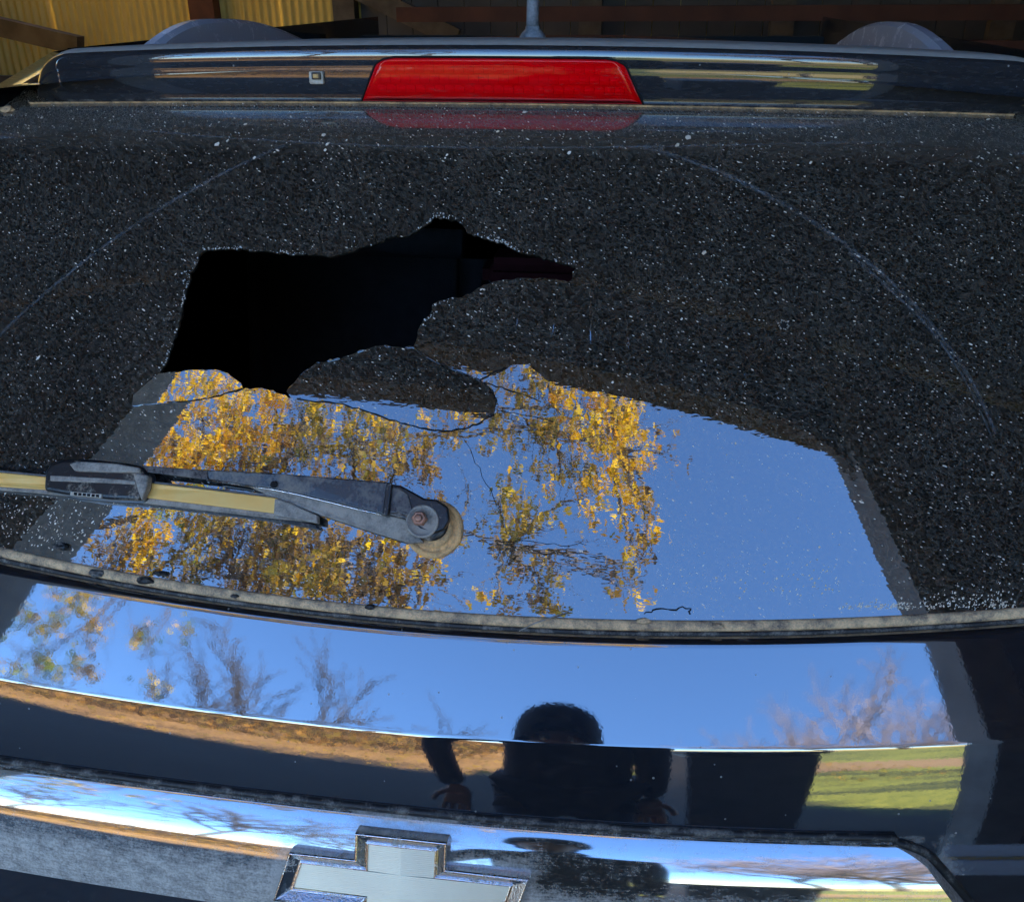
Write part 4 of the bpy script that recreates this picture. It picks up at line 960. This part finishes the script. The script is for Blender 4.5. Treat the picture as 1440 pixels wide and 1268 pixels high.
def bare_tree(base, h, seed, label, lean=0., group=None, spread=1., name='bare_tree', deep=5, tm='twig'):
    rr = np.random.default_rng(seed); t = empty(name, base); tag(t, label, 'tree', group); m = MB(); tw = MB()
    def rec(p, d, L, r, lvl):
        n = 4; P = [p]; dd = d.copy()
        for i in range(n):
            dd = dd+rr.normal(size=3)*.13+np.array([0, 0, .05]); dd /= np.linalg.norm(dd); P.append(P[-1]+dd*L/n)
        (m if lvl < 2 else tw).tube(P, list(np.linspace(r, r*.6, n+1)), 7 if lvl < 2 else 4, False)
        if lvl >= deep: return
        for k in range(4 if lvl < 2 else 3):
            i = rr.integers(2, n+1) if lvl else rr.integers(2, n+1); q = rr.normal(size=3); q -= dd*q.dot(dd); q /= np.linalg.norm(q)+1e-9
            nd = dd*.75+q*rr.uniform(.45, .85)*spread; nd /= np.linalg.norm(nd); rec(P[i], nd, L*rr.uniform(.60, .80), r*.62, lvl+1)
    rec(np.array(base, float), np.array([lean, 0, 1.]), h*.36, h*.016, 0)
    zm = max(max(v[2] for v in m.V), max(v[2] for v in tw.V)); k_ = h/zm
    for q in (m, tw): q.V = [tuple(base[i]+(v[i]-base[i])*k_ for i in range(3)) for v in q.V]
    part(m.ob('trunk', MAT['bark'], None, True), t); part(tw.ob('twigs', MAT[tm], None, True, 'stuff'), t); return t
bare_tree((11.2, -20.5, 0), 13.6, 4, 'broad leafless tree mirrored at the right end of the body panel, biggest of three', 0., None, 1.15, deep=6)
bare_tree((13.6, -19.5, 0), 13.8, 8, 'leafless tree beside the post reflection, nearest the right edge of the panel', -.05, None, 1.1, deep=6)
bare_tree((8.6, -20., 0), 11.7, 15, 'small leafless tree, leftmost of the three mirrored above the grass', 0., None, 1., deep=6)
bare_tree((-11.5, -22., 0), 14.5, 21, 'leafless tree mirrored faintly in the paint left of the centre', .05, None, .9, deep=5, tm='darktwig')
bare_tree((-5.8, -21., 0), 13, 33, 'thin leafless tree mirrored in the paint just below the wiper', 0., None, .8, deep=5, tm='darktwig')
bare_tree((-15.5, -17., 0), 11.5, 41, 'dark leafless tree mirrored at the far left of the painted panel', .1, None, 1., deep=5, tm='darktwig')

# ------------------------------------------------------------------ the person taking the picture, and things round the door
MAT['jacket'] = basic('navy_work_jacket', (.018, .024, .048), (.026, .032, .06), 12., .9, 0., .3, 120., .002)
MAT['jeans'] = basic('dark_jeans', (.03, .04, .075), (.045, .055, .09), 20., .9, 0., .3, 200.)
MAT['skin'] = basic('skin', (.42, .24, .17), (.48, .28, .20), 20., .55)
MAT['cap'] = basic('dark_cap', (.012, .014, .02), (.02, .022, .03), 30., .9)
MAT['boots'] = basic('boots', (.05, .035, .025), (.03, .022, .016), 20., .7)
MAT['hair'] = basic('brown_hair', (.05, .03, .02), (.03, .02, .012), 40., .8)
def skin_ob(name, verts, edges, radii, mat, parent, root=0, sub=2):
    me = bpy.data.meshes.new(name); me.from_pydata([tuple(v) for v in verts], edges, []); me.materials.append(mat); o = bpy.data.objects.new(name, me); COL.objects.link(o); part(o, parent)
    s = o.modifiers.new('skin', 'SKIN'); s.use_smooth_shade = True
    for i, r in enumerate(radii):
        sv = me.skin_vertices[0].data[i]; sv.radius = (r, r) if not hasattr(r, '__len__') else r; sv.use_root = (i == root)
    b = o.modifiers.new('sub', 'SUBSURF'); b.levels = sub; b.render_levels = sub; return o
per = tag(empty('person', (.175, -1.16, 0)), 'person in navy jacket and dark cap, arms hanging, mirrored in the paint', 'person')
px0, py0 = .175, -1.16
# body: hips, chest, neck, arms raised to the phone, one surface
V_ = [(px0, py0, .96), (px0, py0+.01, 1.12), (px0, py0+.01, 1.30), (px0, py0, 1.42), (px0-.01, py0+.01, 1.50), (px0-.035, py0+.03, 1.56),
      (px0-.19, py0, 1.43), (px0-.27, py0+.01, 1.26), (px0-.335, py0+.03, 1.07), (px0-.27, py0+.08, .88),
      (px0+.19, py0, 1.43), (px0+.205, py0-.02, 1.16), (px0+.205, py0+.05, .94), (px0+.20, py0+.075, .865),
      (px0, py0, .86)]
E_ = [(0, 1), (1, 2), (2, 3), (3, 4), (4, 5), (3, 6), (6, 7), (7, 8), (8, 9), (3, 10), (10, 11), (11, 12), (12, 13), (0, 14)]
skin_ob('jacket', V_, E_, [(.175, .125), (.18, .125), (.19, .13), (.15, .10), (.065, .06), (.058, .055), (.075, .075), (.058, .058), (.044, .044), (.036, .036), (.075, .075), (.058, .058), (.044, .044), (.036, .036), (.17, .12)], MAT['jacket'], per)
V_ = [(px0, py0, .93), (px0-.10, py0, .86), (px0-.11, py0+.01, .48), (px0-.12, py0-.01, .10), (px0+.10, py0, .86), (px0+.12, py0+.01, .48), (px0+.13, py0-.01, .10)]
skin_ob('jeans', V_, [(0, 1), (1, 2), (2, 3), (0, 4), (4, 5), (5, 6)], [(.16, .12), (.095, .095), (.068, .068), (.058, .058), (.095, .095), (.068, .068), (.058, .058)], MAT['jeans'], per)
for sx_ in (-.12, .13):
    bm = bmesh.new(); bmesh.ops.create_uvsphere(bm, u_segments=16, v_segments=10, radius=1.); 
    for v in bm.verts: v.co = Vector((v.co.x*.052, v.co.y*.14, max(v.co.z, -.6)*.06*(1.15-.4*v.co.y)))+Vector((px0+sx_, py0+.05, .045))
    me = bpy.data.meshes.new('boot'); bm.to_mesh(me); bm.free(); me.materials.append(MAT['boots']); o = bpy.data.objects.new('boot', me); COL.objects.link(o); part(o, per)
def head():
    hc = Vector((px0-.042, py0+.06, 1.642)); bm = bmesh.new(); bmesh.ops.create_uvsphere(bm, u_segments=32, v_segments=24, radius=1.)
    for v in bm.verts:
        x, y, z = v.co; jaw = 1-.30*max(0, -z)**1.3
        q = Vector((x*.076*jaw, y*.096*(1-.12*max(0, -z)), z*.118))
        if y > .3:   # nose, brow, eye sockets, mouth
            q.y += .020*math.exp(-((x/.16)**2+((z+.12)/.22)**2)); q.y -= .010*(math.exp(-(((x-.38)/.17)**2+((z-.12)/.12)**2))+math.exp(-(((x+.38)/.17)**2+((z-.12)/.12)**2)))
            q.y += .005*math.exp(-((x/.3)**2+((z+.50)/.07)**2)); q.y -= .005*math.exp(-((x/.3)**2+((z+.58)/.04)**2))
        v.co = q+hc
    for s in (-1, 1):
        r = bmesh.ops.create_uvsphere(bm, u_segments=10, v_segments=8, radius=1.)
        for v in r['verts']: v.co = Vector((v.co.x*.010+s*.079, v.co.y*.020-.006, v.co.z*.032))+hc
    me = bpy.data.meshes.new('head'); bm.to_mesh(me); bm.free(); me.materials.append(MAT['skin']); me.polygons.foreach_set('use_smooth', [True]*len(me.polygons)); o = bpy.data.objects.new('head', me); COL.objects.link(o); part(o, per)
    m = MB(); P = []
    for j in range(9):
        a = j/8*math.pi/2; P.append([(hc.x+math.cos(t)*.114*math.cos(a)**.14, hc.y-.004+math.sin(t)*.114*math.cos(a)**.14, hc.z+.020+.088*math.sin(a)) for t in np.linspace(0, 2*math.pi, 33)])
    V, F = gridmesh(np.array(P)); m.add(V, F); Pb = []
    for rr in (.9, 1.25, 1.62): Pb.append([(hc.x+math.sin(t)*.082*min(1.05, rr), hc.y-.004+math.cos(t)*.104*rr, hc.z+.042-.02*(rr-.9)-.012*math.sin(t)**2) for t in np.linspace(-1.25, 1.25, 17)])
    V, F = gridmesh(np.array(Pb)); m.add(V, F); m.add([Vector(p)-Vector((0, 0, .004)) for p in V], F)
    addpart('cap', m, MAT['cap'], per, True)
    m = MB(); P = [[(hc.x+math.cos(t)*.081, hc.y-.012+math.sin(t)*.100, hc.z+.04-.09*j/5) for t in np.linspace(math.pi*.98, math.pi*2.02, 25)] for j in range(6)]; V, F = gridmesh(np.array(P)); m.add(V, F); addpart('hair', m, MAT['hair'], per, True)
    for s in (-1, 1):
        bm = bmesh.new(); bmesh.ops.create_uvsphere(bm, u_segments=12, v_segments=8, radius=.0115, matrix=Matrix.Translation(hc+Vector((s*.030, .080, .014)))); me = bpy.data.meshes.new('eye'); bm.to_mesh(me); bm.free(); me.materials.append(MAT['crumb']); o = bpy.data.objects.new('eye', me); COL.objects.link(o); part(o, per)
head()
def hand(c, s, d):
    ax_, ay_, az_ = Vector((1, 0, 0)), Vector((0, -.2, 1)).normalized(), Vector((0, 1, .2)).normalized()
    if d: ay_, az_ = Vector((0, .25, -1)).normalized(), Vector((0, 1, .25)).normalized()
    c = Vector(c)
    def L(a, b, e): return c+ax_*a*s+ay_*b+az_*e
    vs_ = [L(0, -.050, -.004), L(0, -.015, 0), L(0, .030, 0)]; es = [(0, 1), (1, 2)]; rs_ = [(.024, .018), (.036, .015), (.037, .013)]
    for k, (a, ln) in enumerate(((-.028, .066), (-.009, .076), (.010, .070), (.027, .054))):
        i = len(vs_); vs_ += [L(a, .046, .002), L(a*1.1, .046+ln*.45, .008), L(a*1.1, .046+ln*.75, .018), L(a*1.08, .046+ln*.95, .030)]; es += [(2, i), (i, i+1), (i+1, i+2), (i+2, i+3)]; rs_ += [.0092, .0085, .0078, .0068]
    i = len(vs_); vs_ += [L(-.038, -.005, .008), L(-.052, .020, .014), L(-.056, .042, .018)]; es += [(1, i), (i, i+1), (i+1, i+2)]; rs_ += [.0115, .0098, .0078]
    skin_ob('hand', vs_, es, rs_, MAT['skin'], per, 0, 2)
hand((px0-.262, py0+.082, .845), 1, True); hand((px0+.198, py0+.080, .83), -1, True)
# grey wheeled bin outside the door
MAT['bin'] = basic('grey_bin_plastic', (.12, .13, .15), (.09, .10, .115), 6., .5)
bn_ = tag(empty('wheeled_bin', (1.02, -2.75, 0)), 'grey wheeled bin standing outside the barn door beside the photographer', 'bin')
m = MB(); b = [(-.25, -.30, .06), (.25, -.30, .06), (.25, .25, .06), (-.25, .25, .06), (-.30, -.37, .98), (.30, -.37, .98), (.30, .33, .98), (-.30, .33, .98)]
m.add([Vector(p)+Vector((1.02, -2.75, 0)) for p in b], [(3, 2, 1, 0), (4, 5, 6, 7), (0, 1, 5, 4), (1, 2, 6, 5), (2, 3, 7, 6), (3, 0, 4, 7)]); bevel(addpart('bin_body', m, MAT['bin'], bn_), .02)
m = MB(); m.box((1.02, -2.76, 1.01), (.64, .76, .05)); bevel(addpart('lid', m, MAT['bin'], bn_), .018)
m = MB(); m.tube([(.80, -3.17, .96), (1.24, -3.17, .96)], .016, 10); addpart('handle', m, MAT['bin'], bn_)
for s in (-1, 1): m = MB(); m.tube([(1.02+s*.25, -3.02, .10), (1.02+s*.31, -3.02, .10)], .10, 20); addpart('wheel', m, MAT['rubber'], bn_)
MAT['card'] = basic('pale_cardboard', (.62, .60, .56), (.54, .50, .45), 8., .9)
for (x, y, sx_, sy_, sz_, rz, lab) in ((1.30, -.88, .46, .38, .50, .5, 'larger pale cardboard carton on the barn floor by the right door post'), (1.02, -.42, .30, .30, .22, -.3, 'smaller pale cardboard carton on the barn floor beside the car')):
    c = tag(empty('cardboard_box', (x, y, 0)), lab, 'box', 'cartons by the door post'); rm = Matrix.Rotation(rz, 3, 'Z'); m = MB(); m.box((x, y, sz_/2+.01), (sx_, sy_, sz_), rm); addpart('carton', m, MAT['card'], c)
    m = MB(); m.box((x, y, sz_+.0125), (sx_*1.002, .05, .003), rm); addpart('tape', m, MAT['tan'], c)
    for q in (-1, 1):
        m = MB(); m.box(Vector((x, y, sz_+.012))+rm @ Vector((0, q*sy_*.26, 0)), (sx_*.99, sy_*.47, .004), rm); addpart('flap', m, MAT['card'], c)
